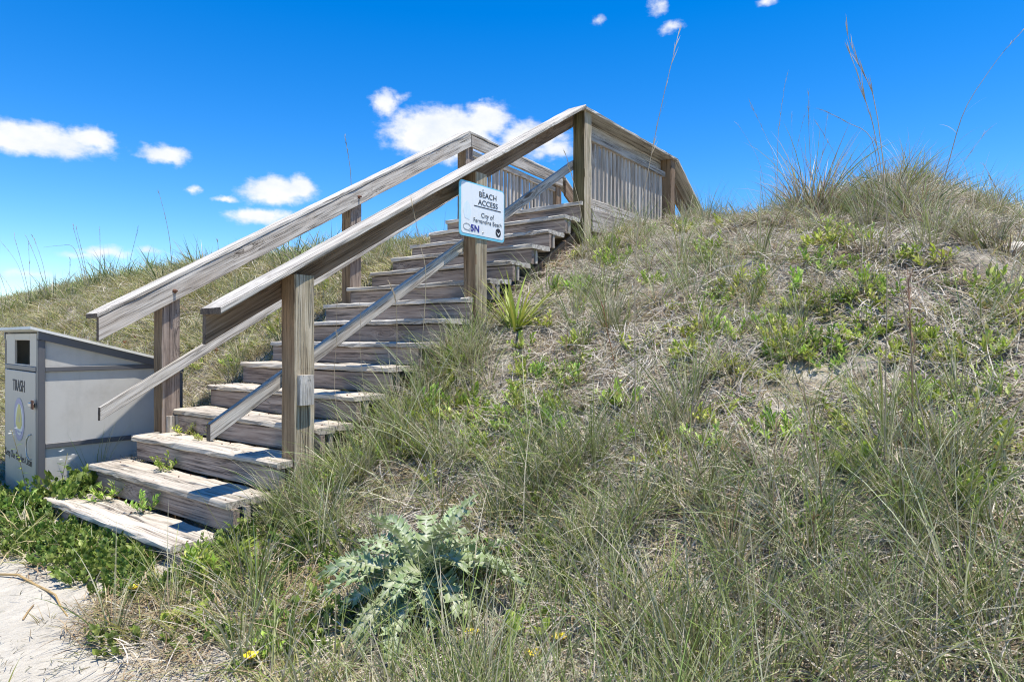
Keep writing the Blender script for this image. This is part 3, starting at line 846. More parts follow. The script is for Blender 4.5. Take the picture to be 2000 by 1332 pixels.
# ---------------------------------------------------------------- scattering of what nobody could count
def source(name, data, mat):
    V, F, C = data
    return bpy.data.objects.new(name, mk_mesh(name, V, F, mat, False, C))
def scatter(name, sources, P, rot, scl, idx, label):
    """one object whose points carry the source shapes (geometry nodes)"""
    c = bpy.data.collections.new(name + '_shapes')
    for s in sources: c.objects.link(s)
    me = bpy.data.meshes.new(name)
    me.vertices.add(len(P)); me.vertices.foreach_set('co', np.asarray(P, np.float32).ravel())
    for an, ty, key, arr in (('rot', 'FLOAT_VECTOR', 'vector', rot), ('scl', 'FLOAT_VECTOR', 'vector', scl)):
        a = me.attributes.new(an, ty, 'POINT'); a.data.foreach_set(key, np.asarray(arr, np.float32).ravel())
    a = me.attributes.new('idx', 'INT', 'POINT'); a.data.foreach_set('value', np.asarray(idx, np.int32))
    o = link(name, me)
    ng = bpy.data.node_groups.new(name + '_scatter', 'GeometryNodeTree')
    ng.interface.new_socket('Geometry', in_out='INPUT', socket_type='NodeSocketGeometry')
    ng.interface.new_socket('Geometry', in_out='OUTPUT', socket_type='NodeSocketGeometry')
    gi, go = ng.nodes.new('NodeGroupInput'), ng.nodes.new('NodeGroupOutput')
    ci = ng.nodes.new('GeometryNodeCollectionInfo'); ci.inputs['Collection'].default_value = c
    ci.inputs['Separate Children'].default_value = True; ci.inputs['Reset Children'].default_value = True
    ip = ng.nodes.new('GeometryNodeInstanceOnPoints'); ip.inputs['Pick Instance'].default_value = True
    def attr(n_, ty):
        a_ = ng.nodes.new('GeometryNodeInputNamedAttribute'); a_.data_type = ty; a_.inputs[0].default_value = n_; return a_.outputs[0]
    L_ = ng.links.new
    L_(gi.outputs[0], ip.inputs['Points']); L_(ci.outputs[0], ip.inputs['Instance'])
    L_(attr('idx', 'INT'), ip.inputs['Instance Index'])
    e2r = ng.nodes.new('FunctionNodeEulerToRotation'); L_(attr('rot', 'FLOAT_VECTOR'), e2r.inputs[0]); L_(e2r.outputs[0], ip.inputs['Rotation'])
    L_(attr('scl', 'FLOAT_VECTOR'), ip.inputs['Scale'])
    L_(ip.outputs[0], go.inputs[0])
    md = o.modifiers.new('scatter', 'NODES'); md.node_group = ng
    tag(o, label, kind='stuff')
    return o

SAND_POLY = [(-900, 1100), (0, 1092), (115, 1108), (185, 1168), (175, 1235), (235, 1290), (330, 1322), (420, 1332), (420, 2600), (-900, 2600)]
VINE_POLY = [(-400, 940), (0, 950), (110, 925), (175, 935), (185, 1000), (330, 1085), (440, 1040), (520, 990), (610, 1010), (570, 1120), (430, 1150), (310, 1165), (205, 1165), (120, 1100), (0, 1080), (-400, 1085)]
def in_stairs(u, y, m=0.0): return (u > -.03 - m) & (u < 8.6) & (y > -WD - .02 - m) & (y < .10 + m) | (u > .06) & (u < 1.2) & (y > .3) & (y < 1.55)
def candidates(n, dens, umin=-2.2, umax=8.4, ymin=-8.5, ymax=26):
    """random points on the dune, thinned with distance, inside the view plus a margin"""
    u = rng.uniform(umin, umax, n); y = rng.uniform(ymin, ymax, n)
    P = np.stack([u, y, ground(u, y)], 1)
    px, py, z = proj(P)
    dist = np.linalg.norm(P - CAM, axis=1)
    ok = (z > .9) & (px > -350) & (px < 2350) & (py < 1750)
    pr = dens(u, y, px, py, dist)
    ok &= rng.random(n) < pr
    return P[ok], px[ok], py[ok], dist[ok]
def far_thin(d, d0): return np.minimum(1, (d0 / d) ** 1.6)
def slope_rot(P, amt=.7):
    e = .06
    gx = (ground(P[:, 0] + e, P[:, 1]) - ground(P[:, 0] - e, P[:, 1])) / (2 * e) * amt
    gy_ = (ground(P[:, 0], P[:, 1] + e) - ground(P[:, 0], P[:, 1] - e)) / (2 * e) * amt
    return gx, gy_
def eul(P, amt=.6):
    gx, gy_ = slope_rot(P, amt)
    out = np.zeros((len(P), 3))
    for i in range(len(P)):
        nrm = Vector((-gx[i], -gy_[i], 1)).normalized()
        q = nrm.to_track_quat('Z', 'Y').to_matrix() @ Matrix.Rotation(rng.uniform(0, 6.283), 3, 'Z')
        e = q.to_euler(); out[i] = (e.x, e.y, e.z)
    return out

# dead grass litter over the whole slope
AREA = 10.6 * 34.5
def d_litter(u, y, px, py, d):
    sand = inpoly(px, py, SAND_POLY) & (u < .4)
    f = far_thin(d, 6.5) * np.where(sand, .0, 1.0) * np.where(u < -.5, .25, 1)
    bare = vnoise(u * 1.6 + 5, y * 1.6 + 9) > .78
    f = f * np.where(bare & (y < -1.9), .35, 1)
    f = np.where(y > -.2, f * .5, f)
    f = np.where(inpoly(px, py, VINE_POLY) & (u < 1.3), f * .12, f)
    return np.where(in_stairs(u, y, .02), 0, f)
P, px, py, d = candidates(int(AREA * 78), d_litter)
src = [source('dead_grass_%02d' % k, litter(100 + k, 62, .19, .10, .27, .0058, STRAW if k < 7 else STRAW + PALE, .45), M_LITTER) for k in range(10)]
src += [source('dead_grass_%02d' % (10 + k), litter(150 + k, 80, .17, .06, .18, .0045, DRY, .4), M_LITTER) for k in range(4)]
li = rng.integers(0, 10, len(P))
dk = (rng.random(len(P)) < .22) | (px < 700) & (py > 1080) & (rng.random(len(P)) < .75) | (P[:, 1] > -.2) & (rng.random(len(P)) < .4)
li = np.where(dk, rng.integers(10, 14, len(P)), li)
sc_ = rng.uniform(.75, 1.25, len(P)) * np.clip(d / 8, .85, 1.25)
scatter('dead_grass_litter', src, P - (0, 0, .01), eul(P, .95), np.repeat(sc_[:, None], 3, 1), li, 'matted grey dead grass lying over the sand of the dune')

# long dune grass: thick at the bottom right, along the stair foot and on the crest
def thin_thistle(px, py): return np.where(((px - 830) / 165) ** 2 + ((py - 1200) / 180) ** 2 < 1, .25, 1) * np.where(((px - 1075) / 120) ** 2 + ((py - 1300) / 110) ** 2 < 1, .05, 1) * np.where(((px - 1020) / 90) ** 2 + ((py - 610) / 90) ** 2 < 1, .1, 1)
def d_grass(u, y, px, py, d):
    right = y < -1.9
    low = np.maximum(sstep(py, 800, 980) * sstep(px, 620, 820), .9 * ((u > .45) & (u < 2.2) & (y > -2.5)))
    crest = sstep(u, 5.0, 6.2) * (1 - sstep(u, 7.4, 8.2)) * right
    cl = .30 + 1.3 * sstep(vnoise(u * 2.6 + 70, y * 2.6 + 31), .38, .66)
    f = (.78 * low + .10 * crest + .12) * cl * thin_thistle(px, py)
    f = np.where(right, f, .10 * cl * (u > .4))
    f = np.where(inpoly(px, py, SAND_POLY), 0, f)
    return np.where(in_stairs(u, y, .02), 0, f) * far_thin(d, 6)
P, px, py, d = candidates(int(AREA * 130), d_grass)
src = [source('dune_grass_%02d' % k, tuft(300 + k, 26, .20, .60, .0048, 1, .36, (.05, .8), GREEN * 2 + PALE[:3], 5), M_GRASS) for k in range(8)]
src += [source('dune_grass_%02d' % k, tuft(300 + k, 26, .15, .45, .0048, 1, .8, (.4, 1.5), PALE + STRAW[:2] + GREEN[:2], 5), M_GRASS) for k in range(8, 14)]
sc_ = rng.uniform(.65, 1.2, len(P))
scatter('dune_grass', src, P, eul(P, .35), np.repeat(sc_[:, None], 3, 1), rng.integers(0, 14, len(P)), 'long thin grey green dune grass growing over the slope')

# shorter yellow green sward left of the stairs and thin sward on the right slope
def d_short(u, y, px, py, d):
    left = y > -.2
    green = sstep(vnoise(u * 1.4 + 11, y * 1.4 + 4), .3, .6)
    f = np.where(left, 1.0, .13 + .55 * green * sstep(py, 650, 780) * (px < 1250) * (1 - sstep(py, 1000, 1150))) * thin_thistle(px, py)
    f = np.maximum(f, .45 * ((px < 720) & (py > 1060) & (y < -.5)))
    f = np.where(inpoly(px, py, SAND_POLY) & (u < .3), .01, f)
    f = np.where((u < .2) & left, f * .35, f)
    return np.where(in_stairs(u, y, .03), 0, f) * far_thin(d, 9)
P, px, py, d = candidates(int(AREA * 110), d_short)
src = [source('short_grass_%02d' % k, tuft(400 + k, 22, .07, .23, .0056, 1, .85, (.3, 1.4), YELG + PALE[:3], 4, rad=.07), M_GRASS) for k in range(10)]
sc_ = rng.uniform(.7, 1.3, len(P)) * np.clip(d / 8, .9, 1.5) * (.6 + .9 * vnoise(P[:, 0] * 1.7 + 3, P[:, 1] * 1.7 + 8))
scatter('short_grass', src, P, eul(P, .5), np.repeat(sc_[:, None], 3, 1), rng.integers(0, 10, len(P)), 'short yellow green grass covering the dune beside the stairs')

# creeping vine mat round the foot of the stairs
def d_vine(u, y, px, py, d):
    f = np.where(inpoly(px, py, VINE_POLY) & (u < 1.3), .9, 0)
    f = np.where((px > 380) & (px < 1250) & (py > 880) & (py < 1200) & (vnoise(u * 3 + 2, y * 3 + 50) > .62), .22, f)
    f = np.where((u > -.15) & (u < .55) & (y < -1.86) & (y > -2.6), .6, f)
    f = np.where((px > 200) & (px < 720) & (py > 1080) & (py < 1290) & ~inpoly(px, py, SAND_POLY) & (vnoise(u * 4 + 22, y * 4 + 5) > .5), .25, f)
    return np.where(in_stairs(u, y, -.02), 0, f)
P, px, py, d = candidates(int(4.2 * 9 * 260), d_vine, -1.6, 2.6, -5, 4)
src = [source('vine_%02d' % k, herb(500 + k, 7, .09, .038, .019, VINEP, .09, 8, 1.0), M_VINE) for k in range(8)]
sc_ = rng.uniform(.7, 1.25, len(P))
scatter('ground_cover_vine', src, P, eul(P, .6), np.repeat(sc_[:, None], 3, 1), rng.integers(0, 8, len(P)), 'dense dark green creeping plants round the lowest step')

# crumbs of stem and leaf on the open sand
def d_crumb(u, y, px, py, d): return np.where(inpoly(px, py, SAND_POLY) & (u < .4), .5, .0) * np.where(vnoise(u * 3, y * 3) > .45, 1, .25)
P, px, py, d = candidates(6000, d_crumb, -2.2, .6, -6, 5)
src = [source('crumb_%02d' % k, litter(600 + k, 7, .08, .02, .07, .0035, [(.10, .09, .06), (.2, .16, .1), (.16, .17, .1)], .1), M_LITTER) for k in range(5)]
scatter('sand_litter', src, P, eul(P, 1), np.repeat(rng.uniform(.5, 1.2, len(P))[:, None], 3, 1), rng.integers(0, 5, len(P)), 'scattered dark plant crumbs on the bare pale sand')

# ================================================================ single plants
def thing_copy(src, name, loc, rz, sc, label, cat, group, tilt=None):
    o = bpy.data.objects.new(name, src)
    COL.objects.link(o)
    o.location = loc; o.scale = (sc, sc, sc * random.uniform(.85, 1.15))
    o.rotation_euler = (random.uniform(-.12, .12), random.uniform(-.12, .12) - .2, rz)
    tag(o, label, cat, group)
    return o
herbs = [mk_mesh('leafy_plant', *[h_[0], h_[1]], M_LEAF, False, h_[2]) for h_ in [herb(700 + k, 9 + k % 4, .125, .047, .0135, LEAFP, .03, 10, 1.2) for k in range(8)]]
centres = [(760, 850), (820, 820), (880, 800), (920, 850), (980, 820), (1060, 800), (1100, 830), (1010, 870), (940, 900), (860, 900), (790, 900), (700, 900), (650, 940), (600, 980), (1190, 520), (1222, 545), (1160, 585), (1332, 500), (1352, 612), (1378, 650), (1400, 690), (1262, 690), (1205, 535), (1335, 420), (1360, 440), (1310, 450), (1542, 500),
           (1562, 520), (1680, 492), (1692, 545), (1702, 592), (1662, 606), (1552, 642), (1532, 702), (1542, 692), (1112, 722), (1082, 745), (1022, 765), (1152, 735), (1042, 830), (1002, 900),
           (1452, 782), (1642, 850), (1832, 682), (1872, 640), (1952, 600), (1642, 690), (1662, 920), (1175, 480), (1215, 455), (1245, 470), (1290, 470), (1420, 520), (1470, 560), (1440, 600),
           (1600, 560), (1620, 470), (1740, 520), (1720, 620), (1770, 700), (1905, 700), (1890, 560), (1985, 640), (1480, 640), (1440, 720), (1340, 720), (1120, 650), (1140, 690), (1070, 690),
           (950, 610), (960, 640), (930, 630), (880, 720), (850, 760), (760, 790), (720, 820), (1120, 560), (1100, 500), (1085, 470), (960, 870), (1080, 880), (1120, 850), (1180, 800), (1700, 800),
           (1790, 790), (1850, 780), (1960, 760), (1500, 860), (1390, 850), (1880, 880), (1950, 900), (1570, 580), (1660, 540), (1640, 500), (1700, 660), (900, 820), (860, 850), (1000, 800), (1250, 900), (1560, 1010), (1900, 1000)]
hrnd = random.Random(21)
nh = 0
vines = [mk_mesh('leafy_weed', h_[0], h_[1], M_VINE, False, h_[2]) for h_ in [herb(740 + k, 10, .16, .05, .022, VINEP, .04, 10, .9) for k in range(3)]]
G_SL = 'bright green leafy plants scattered on the dune slope'
for (cx, cy) in centres:
    for q in range(3):
        p = place(cx + hrnd.gauss(0, 30), cy + hrnd.gauss(0, 19))
        if p is None or in_stairs(p[0], p[1], .06): continue
        if cy < 490: where = 'just below the platform railing' if cx < 1500 else 'just under the right crest'
        elif cx > 1750: where = 'near the right edge of the view'
        elif cx < 1010: where = 'beside the open step ends'
        elif cy > 760: where = 'among long grass on the lower slope'
        elif cx < 1300: where = 'on the sandy slope right of the yucca'
        else: where = 'in the middle of the dune slope'
        thing_copy(herbs[nh % 8], 'leafy_plant', p - (0, 0, .01), hrnd.uniform(0, 6.28), hrnd.uniform(.6, 1.35), 'bright green leafy plant ' + where, 'plant', 'leafy plants ' + where)
        nh += 1
for (cx, cy) in ((380, 690), (420, 672), (455, 655), (500, 640), (480, 690), (520, 622), (540, 660), (610, 602), (630, 575), (450, 720), (390, 725)):
    p = place(cx, cy)
    if p is None or in_stairs(p[0], p[1], .03): continue
    thing_copy(herbs[nh % 8], 'leafy_plant', p, hrnd.uniform(0, 6.28), hrnd.uniform(.8, 1.5), 'green leafy plant in the short grass left of the steps', 'plant', 'leafy plants left of the steps'); nh += 1
for (cx, cy) in ((72, 1002), (100, 990), (128, 980), (155, 975), (182, 978), (48, 1006), (22, 1008), (115, 1000), (150, 992), (60, 985), (170, 960)):
    p = place(cx, cy)
    if p is None: continue
    thing_copy(vines[nh % 3], 'leafy_weed', p, hrnd.uniform(0, 6.28), hrnd.uniform(.9, 1.5), 'leafy dark green weed crowding the foot of the trash bin', 'weed', 'leafy weeds at the foot of the trash bin'); nh += 1
# weeds on the treads
for (u, y, z_, s_, lb) in ((.52, -.62, 2 * HS, 1.0, 'small leafy weed growing in the corner of the second step'), (.24, -.42, HS, 1.15, 'leafy weed growing against the second riser on the left of the lowest step'),
                           (.245, -.95, HS, .9, 'leafy weed growing against the second riser at the middle of the lowest step'), (.83, -.28, 3 * HS, .8, 'small green weed sprouting beside the left post on the third step'),
                           (.82, -.62, 3 * HS, .95, 'green weed under the low end of the right lower rail')):
    thing_copy(herbs[nh % 8], 'step_weed', (u, y, z_), hrnd.uniform(0, 6.28), s_, lb, 'weed', None); nh += 1
# reddish dying plants
redp = [mk_mesh('red_plant', h_[0], h_[1], M_LEAF, False, h_[2]) for h_ in [herb(760 + k, 5, .08, .04, .014, [(.35, .09, .03), (.42, .15, .05), (.3, .12, .05)], .08, 7, .9) for k in range(2)]]
for (cx, cy, lb) in ((268, 676, 'red leaved plant in the grass behind the trash bin'), (414, 692, 'small red leaved plant in the grass beyond the left lower rail')):
    p = place(cx, cy)
    if p is not None: thing_copy(redp[nh % 2], 'red_plant', p, 1, 1.6, lb, 'plant', None); nh += 1

# tussocks that stand out one by one
tus = [mk_mesh('grass_tussock', t_[0], t_[1], M_GRASS, False, t_[2]) for t_ in [tuft(800 + k, 95, .25, .75, .0052, 1, .75, (.15, 1.2), PALE + GREEN * 2 + STRAW[:2], 6, (.22, .16, .09), .07) for k in range(5)]]
lows = [mk_mesh('grass_tussock', t_[0], t_[1], M_GRASS, False, t_[2]) for t_ in [tuft(830 + k, 80, .14, .38, .0055, 1, 1.25, (.5, 1.7), STRAW + PALE[:3], 5, (.2, .14, .08), .05) for k in range(4)]]
fars = [mk_mesh('grass_tussock', t_[0], t_[1], M_GRASS, False, t_[2]) for t_ in [tuft(860 + k, 140, .16, .66, .0075, 1, .7, (.15, 1.3), PALE + GREEN + STRAW + DRY, 5, (.13, .09, .055), .13) for k in range(4)]]
skyl = [mk_mesh('grass_tussock', t_[0], t_[1], M_GRASS, False, t_[2]) for t_ in [tuft(880 + k, 60, .2, .75, .014, 1, .6, (.1, .9), PALE + GREEN * 2, 4, (.20, .15, .09), .14) for k in range(4)]]
def tussock(cx, cy, s_, lb, kind=tus, group=None):
    global nh
    p = place(cx, cy)
    if p is None:
        a = px_dir(cx, cy); t_ = (6.8 - CAM[0]) / a[0]; q = CAM + a * t_; p = np.array([q[0], q[1], float(ground(q[0], q[1]))])
    nh += 1
    thing_copy(kind[nh % len(kind)], 'grass_tussock', p, hrnd.uniform(0, 6.28), s_, lb, 'tussock', group)
G_CR = 'long haired grass tussocks along the right crest'
for (cx, cy, s_) in ((1548, 425, .6), (1568, 418, 1.1), (1588, 415, 1.3), (1608, 418, 1.15), (1628, 425, .6), (1580, 432, .7), (1604, 434, .6), (1672, 425, .5), (1698, 418, .8), (1722, 412, .95), (1745, 408, 1.1),
                     (1768, 412, .9), (1795, 420, .9), (1700, 440, .7), (1735, 432, .7), (1770, 435, .6), (1822, 440, .5), (1850, 455, .55), (1890, 475, .65), (1930, 485, .6), (1975, 495, .7)):
    tussock(cx, cy, s_ * hrnd.uniform(.85, 1.1), 'long haired grey green grass tussock on the right hand crest of the dune', fars, G_CR)
for (cx, cy) in ((1400, 424), (1442, 418), (1478, 415), (1515, 418)):
    tussock(cx, cy, hrnd.uniform(.4, .55), 'long haired grey green grass tussock on the right hand crest of the dune', fars, G_CR)
G_LO = 'low tussocks with splayed dead blades'
for (cx, cy) in ((1450, 470), (1440, 440), (1590, 560), (1560, 545), (1490, 440), (1420, 430), (1385, 430), (1660, 450), (1840, 520), (1880, 560), (1740, 460), (1700, 450), (1540, 440), (1380, 480), (1330, 860), (1150, 800), (1480, 900), (1250, 480), (1262, 455)):
    tussock(cx, cy, hrnd.uniform(.6, 1.0), 'low tussock of splayed dead grey blades on the upper dune slope', lows, G_LO)
G_FG = 'tall grass tussocks in the foreground'
for (cx, cy) in ((680, 930), (740, 900), (820, 880), (900, 910), (990, 960), (1060, 1010), (1150, 960), (1250, 1040), (1330, 980), (1240, 1250), (1420, 1080), (1500, 1230), (1560, 1080), (1650, 1160), (1750, 1060), (1760, 1290), (1850, 1180), (1950, 1080), (1930, 1290), (1620, 1310), (1110, 1160), (600, 1060), (1130, 1070), (560, 1000), (1700, 960), (1880, 980), (610, 890), (640, 860), (700, 880), (770, 850)):
    tussock(cx, cy, hrnd.uniform(.55, .85), 'tall arching grey green grass tussock in the foreground at the foot of the dune', tus, G_FG)
G_LC = 'small grass tussocks along the left skyline'
for k in range(42):
    cx = 10 + k * 16.5 + hrnd.uniform(-8, 8)
    cy = float(np.interp(cx, [0, 150, 300, 450, 600, 700], [606, 566, 536, 524, 512, 500])) + hrnd.uniform(0, 18)
    tussock(cx, cy, hrnd.uniform(.6, 1.15), 'small wiry grass tussock on the skyline left of the stairs', skyl, G_LC)
for (cx, cy) in ((740, 492), (780, 480), (800, 470), (830, 462), (850, 455), (735, 520), (765, 500)):
    tussock(cx, cy, hrnd.uniform(.55, .9), 'small wiry grass tussock on the skyline left of the stairs', skyl, G_LC)

for (u, y, s_) in ((.16, -2.15, .4), (.46, -1.98, .55), (.60, -2.02, .65), (.78, -1.99, .7), (.95, -1.97, .65), (1.15, -1.99, .7), (1.40, -2.0, .65), (1.7, -2.0, .4), (.9, -2.15, .8), (.62, -2.25, .7), (1.3, -2.2, .8)):
    nh += 1
    thing_copy(tus[nh % 5], 'grass_tussock', (u, y, float(ground(u, y))), hrnd.uniform(0, 6.28), s_, 'tall grass tussock leaning over the open step ends', 'tussock', 'tussocks leaning over the open step ends')
for k in range(22):
    u, y = hrnd.uniform(-.05, 2.2), hrnd.uniform(-2.25, -1.9)
    nh += 1
    thing_copy(herbs[nh % 8], 'leafy_plant', (u, y, float(ground(u, y))), hrnd.uniform(0, 6.28), hrnd.uniform(.8, 1.5), 'bright green leafy plant beside the open step ends', 'plant', 'leafy plants beside the open step ends')

# ---------------------------------------------------------------- sea oats: single tall stalks
def stalk(pts, lb, w=.0035, base=None, seed=1, group=None, flower=True, col=(.40, .33, .22)):
    """pts: bottom to top in the photograph; the stalk stands in an upright plane through its foot"""
    r = random.Random(seed)
    foot = place(*pts[0]) if base is None else np.array(base, float)
    if foot is None:
        a = px_dir(*pts[0]); t_ = (6.7 - CAM[0]) / a[0]; foot = CAM + a * t_; foot[2] = float(ground(foot[0], foot[1]))
    fdir = foot - CAM; dep = fdir @ FW
    W_ = []
    for (x, y) in pts:
        W_.append(CAM + (FW + RT * (x - 1000) / FPX - UP * (y - 666) / FPX) * dep)
    W_[0] = foot - (0, 0, .03)
    # smooth curve
    n = 14; Q = []
    m = len(W_)
    for i in range(n + 1):
        t = i / n * (m - 1); k = min(int(t), m - 2); f = t - k
        p0, p1, p2, p3 = W_[max(k - 1, 0)], W_[k], W_[k + 1], W_[min(k + 2, m - 1)]
        Q.append(.5 * ((2 * p1) + (-p0 + p2) * f + (2 * p0 - 5 * p1 + 4 * p2 - p3) * f * f + (-p0 + 3 * p1 - 3 * p2 + p3) * f ** 3))
    for i in range(1, n): Q[i] = Q[i] + FW * .02 * math.sin(i / n * 3 + seed)      # stems wander out of the plane a little
    root = empty('sea_oat_stalk', tuple(foot))
    root['label'] = lb; root['category'] = 'grass stalk'
    if group: root['group'] = group
    L = [q - foot for q in Q]
    rad = [w * (1 - .75 * i / n) for i in range(n + 1)]
    cols = [np.array(col) * r.uniform(.8, 1.15) for _ in range(n + 1)]
    link('stem', tube('stem', L, rad, M_LITTER, None, 4, cols), root)
    V, F, C = [], [], []
    # dried spikelets clasp the upper third, a few leaf blades below
    for i in range(26 if flower else 8):
        t = r.uniform(.62, 1.0) * n; k = min(int(t), n - 1); f = t - k
        p = L[k] * (1 - f) + L[k + 1] * f; d = L[k + 1] - L[k]; d = d / np.linalg.norm(d)
        ribbon(p, d + np.array([r.gauss(0, .12), r.gauss(0, .12), 0]), r.uniform(.03, .09), w * 1.1, (.1, r.uniform(0, 6.28)), 2, np.array(col) * .9, np.array(col) * 1.2, None, V, F, C)
    for i in range(3):
        t = r.uniform(.05, .4) * n; k = min(int(t), n - 1); p = L[k]; a = r.uniform(0, 6.28)
        ribbon(p, (math.cos(a) * .5, math.sin(a) * .5, 1), r.uniform(.12, .3), .004, (.7, a), 4, (.3, .3, .16), (.42, .37, .24), None, V, F, C)
    link('seed_head', mk_mesh('seed_head', V, F, M_LITTER, False, C), root)['kind'] = 'stuff'
G_ST = 'thin dry grass stalks on the left skyline'
R_ST = 'dry sea oat stalks standing on the right crest'
stalk([(1243, 985), (1242, 813), (1240, 600), (1245, 450), (1268, 320), (1292, 200), (1326, 62)], 'tallest dry stalk rising in front of the platform railing to the top of the sky', .0033, seed=2)
stalk([(1895, 1112), (1850, 985), (1800, 830), (1768, 650), (1745, 520), (1726, 420), (1706, 274), (1684, 190), (1657, 96)], 'long leaning dry stalk from the lower right grass, golden at its foot', .0034, seed=3)
stalk([(1722, 960), (1724, 760), (1727, 430), (1708, 211), (1680, 130), (1653, 57)], 'upright dark stalk reaching highest right of centre on the crest', .0032, seed=4)
stalk([(1516, 400), (1518, 320), (1522, 250), (1537, 148)], 'straight thin stalk on the crest right of the platform', .0042, seed=5)
stalk([(1520, 390), (1512, 310), (1490, 250), (1465, 200)], 'stalk leaning left on the crest right of the platform', .003, seed=6)
stalk([(1585, 400), (1584, 310), (1580, 240), (1579, 183)], 'short upright stalk out of the rounded crest tussock', .0040, seed=7)
stalk([(1828, 420), (1860, 300), (1885, 215), (1925, 148), (1960, 100), (2002, 54)], 'arching stalk bending right out of the frame at the top right', .0040, seed=8)
stalk([(1722, 420), (1704, 280), (1650, 240), (1600, 214)], 'broken stalk lying out to the left over the crest', .0034, seed=9)
stalk([(1778, 900), (1776, 760), (1776, 650), (1775, 545)], 'reddish stem standing below the right crest', .0045, seed=10, col=(.33, .2, .13))
stalk([(1349, 900), (1349, 805), (1365, 740), (1413, 640), (1440, 578)], 'pale stalk leaning right in the middle of the slope', .0034, seed=11)
stalk([(1240, 860), (1222, 790), (1195, 710), (1165, 640), (1131, 580)], 'pale stalk leaning left in the middle of the slope', .0034, seed=12)
stalk([(1204, 730), (1199, 700), (1188, 650), (1178, 600)], 'short reddish stem leaning left on the slope', .0045, seed=13, col=(.36, .18, .10))
stalk([(1143, 480), (1136, 420), (1120, 355), (1102, 296)], 'dry stalk bowed across the top corner post', .0055, seed=14, base=(3.95, -1.99, 2.1))
stalk([(842, 640), (832, 560), (822, 480), (804, 392)], 'pale stalk crossing the right handrail left of the sign', .0038, seed=15, base=(1.55, -2.02, .78))
stalk([(787, 700), (776, 620), (765, 562)], 'short pale stalk in front of the middle steps', .0038, seed=16, base=(1.38, -2.0, .7))
stalk([(655, 880), (655, 760), (657, 665), (656, 590)], 'thin vertical stem in front of the steps right of the lowest right post', .0028, seed=17, base=(.95, -2.02, .45), flower=False)
stalk([(703, 800), (703, 690), (704, 600)], 'second thin vertical stem in front of the steps', .0026, seed=18, base=(1.15, -2.02, .58), flower=False)
left = [([(61, 596), (45, 520), (28, 459)]), ([(63, 592), (60, 540), (56, 476)]), ([(94, 586), (76, 520), (49, 459)]), ([(97, 588), (84, 520), (63, 461)]), ([(56, 590), (35, 520), (0, 470)]),
        ([(171, 576), (160, 510), (143, 441)]), ([(176, 576), (165, 510), (149, 441)]), ([(168, 574), (157, 515), (143, 482), (120, 480), (88, 483)]), ([(199, 566), (197, 510), (194, 444)]),
        ([(247, 552), (256, 500), (269, 444)]), ([(336, 545), (332, 480), (322, 424), (310, 377)]), ([(21, 620), (12, 575), (0, 536)]), ([(5, 640), (3, 600), (-4, 570)]), ([(688, 500), (686, 354), (680, 300), (674, 266)]),
        ([(40, 600), (20, 560), (4, 540)]), ([(128, 580), (135, 540), (136, 505)]), ([(425, 540), (426, 500), (424, 470)]), ([(215, 560), (205, 520), (200, 500)]), ([(140, 575), (128, 550), (120, 545)])]
for k, pts in enumerate(left):
    stalk(pts, 'thin dry stalk against the sky on the left skyline', .0062, seed=40 + k, group=G_ST, col=(.30, .27, .19))

G_SM = 'thin pale stems rising from the right slope'
for k in range(30):
    bx, by = hrnd.uniform(1080, 1990), hrnd.uniform(560, 1240)
    hgt = hrnd.uniform(150, 330) * (.6 + .5 * (by - 500) / 740)
    ln = hrnd.gauss(0, .22)
    stalk([(bx, by), (bx + ln * hgt * .25, by - hgt * .4), (bx + ln * hgt * .6, by - hgt * .75), (bx + ln * hgt, by - hgt)], 'thin pale dry stem rising out of the right slope', hrnd.uniform(.0018, .0028), seed=100 + k, group=G_SM, flower=k % 3 == 0, col=hrnd.choice([(.42, .36, .25), (.36, .24, .14), (.34, .34, .2)]))
for k in range(14):
    bx = hrnd.uniform(1480, 1990); by = float(np.interp(bx, [1480, 1600, 1750, 1850, 2000], [408, 400, 395, 440, 480])); hgt = hrnd.uniform(60, 190); ln = hrnd.gauss(.05, .25)
    stalk([(bx, by), (bx + ln * hgt * .3, by - hgt * .5), (bx + ln * hgt, by - hgt)], 'thin pale stem among the hair grass of the right crest', hrnd.uniform(.002, .003), seed=150 + k, group='thin pale stems of the right crest', flower=k % 2 == 0)

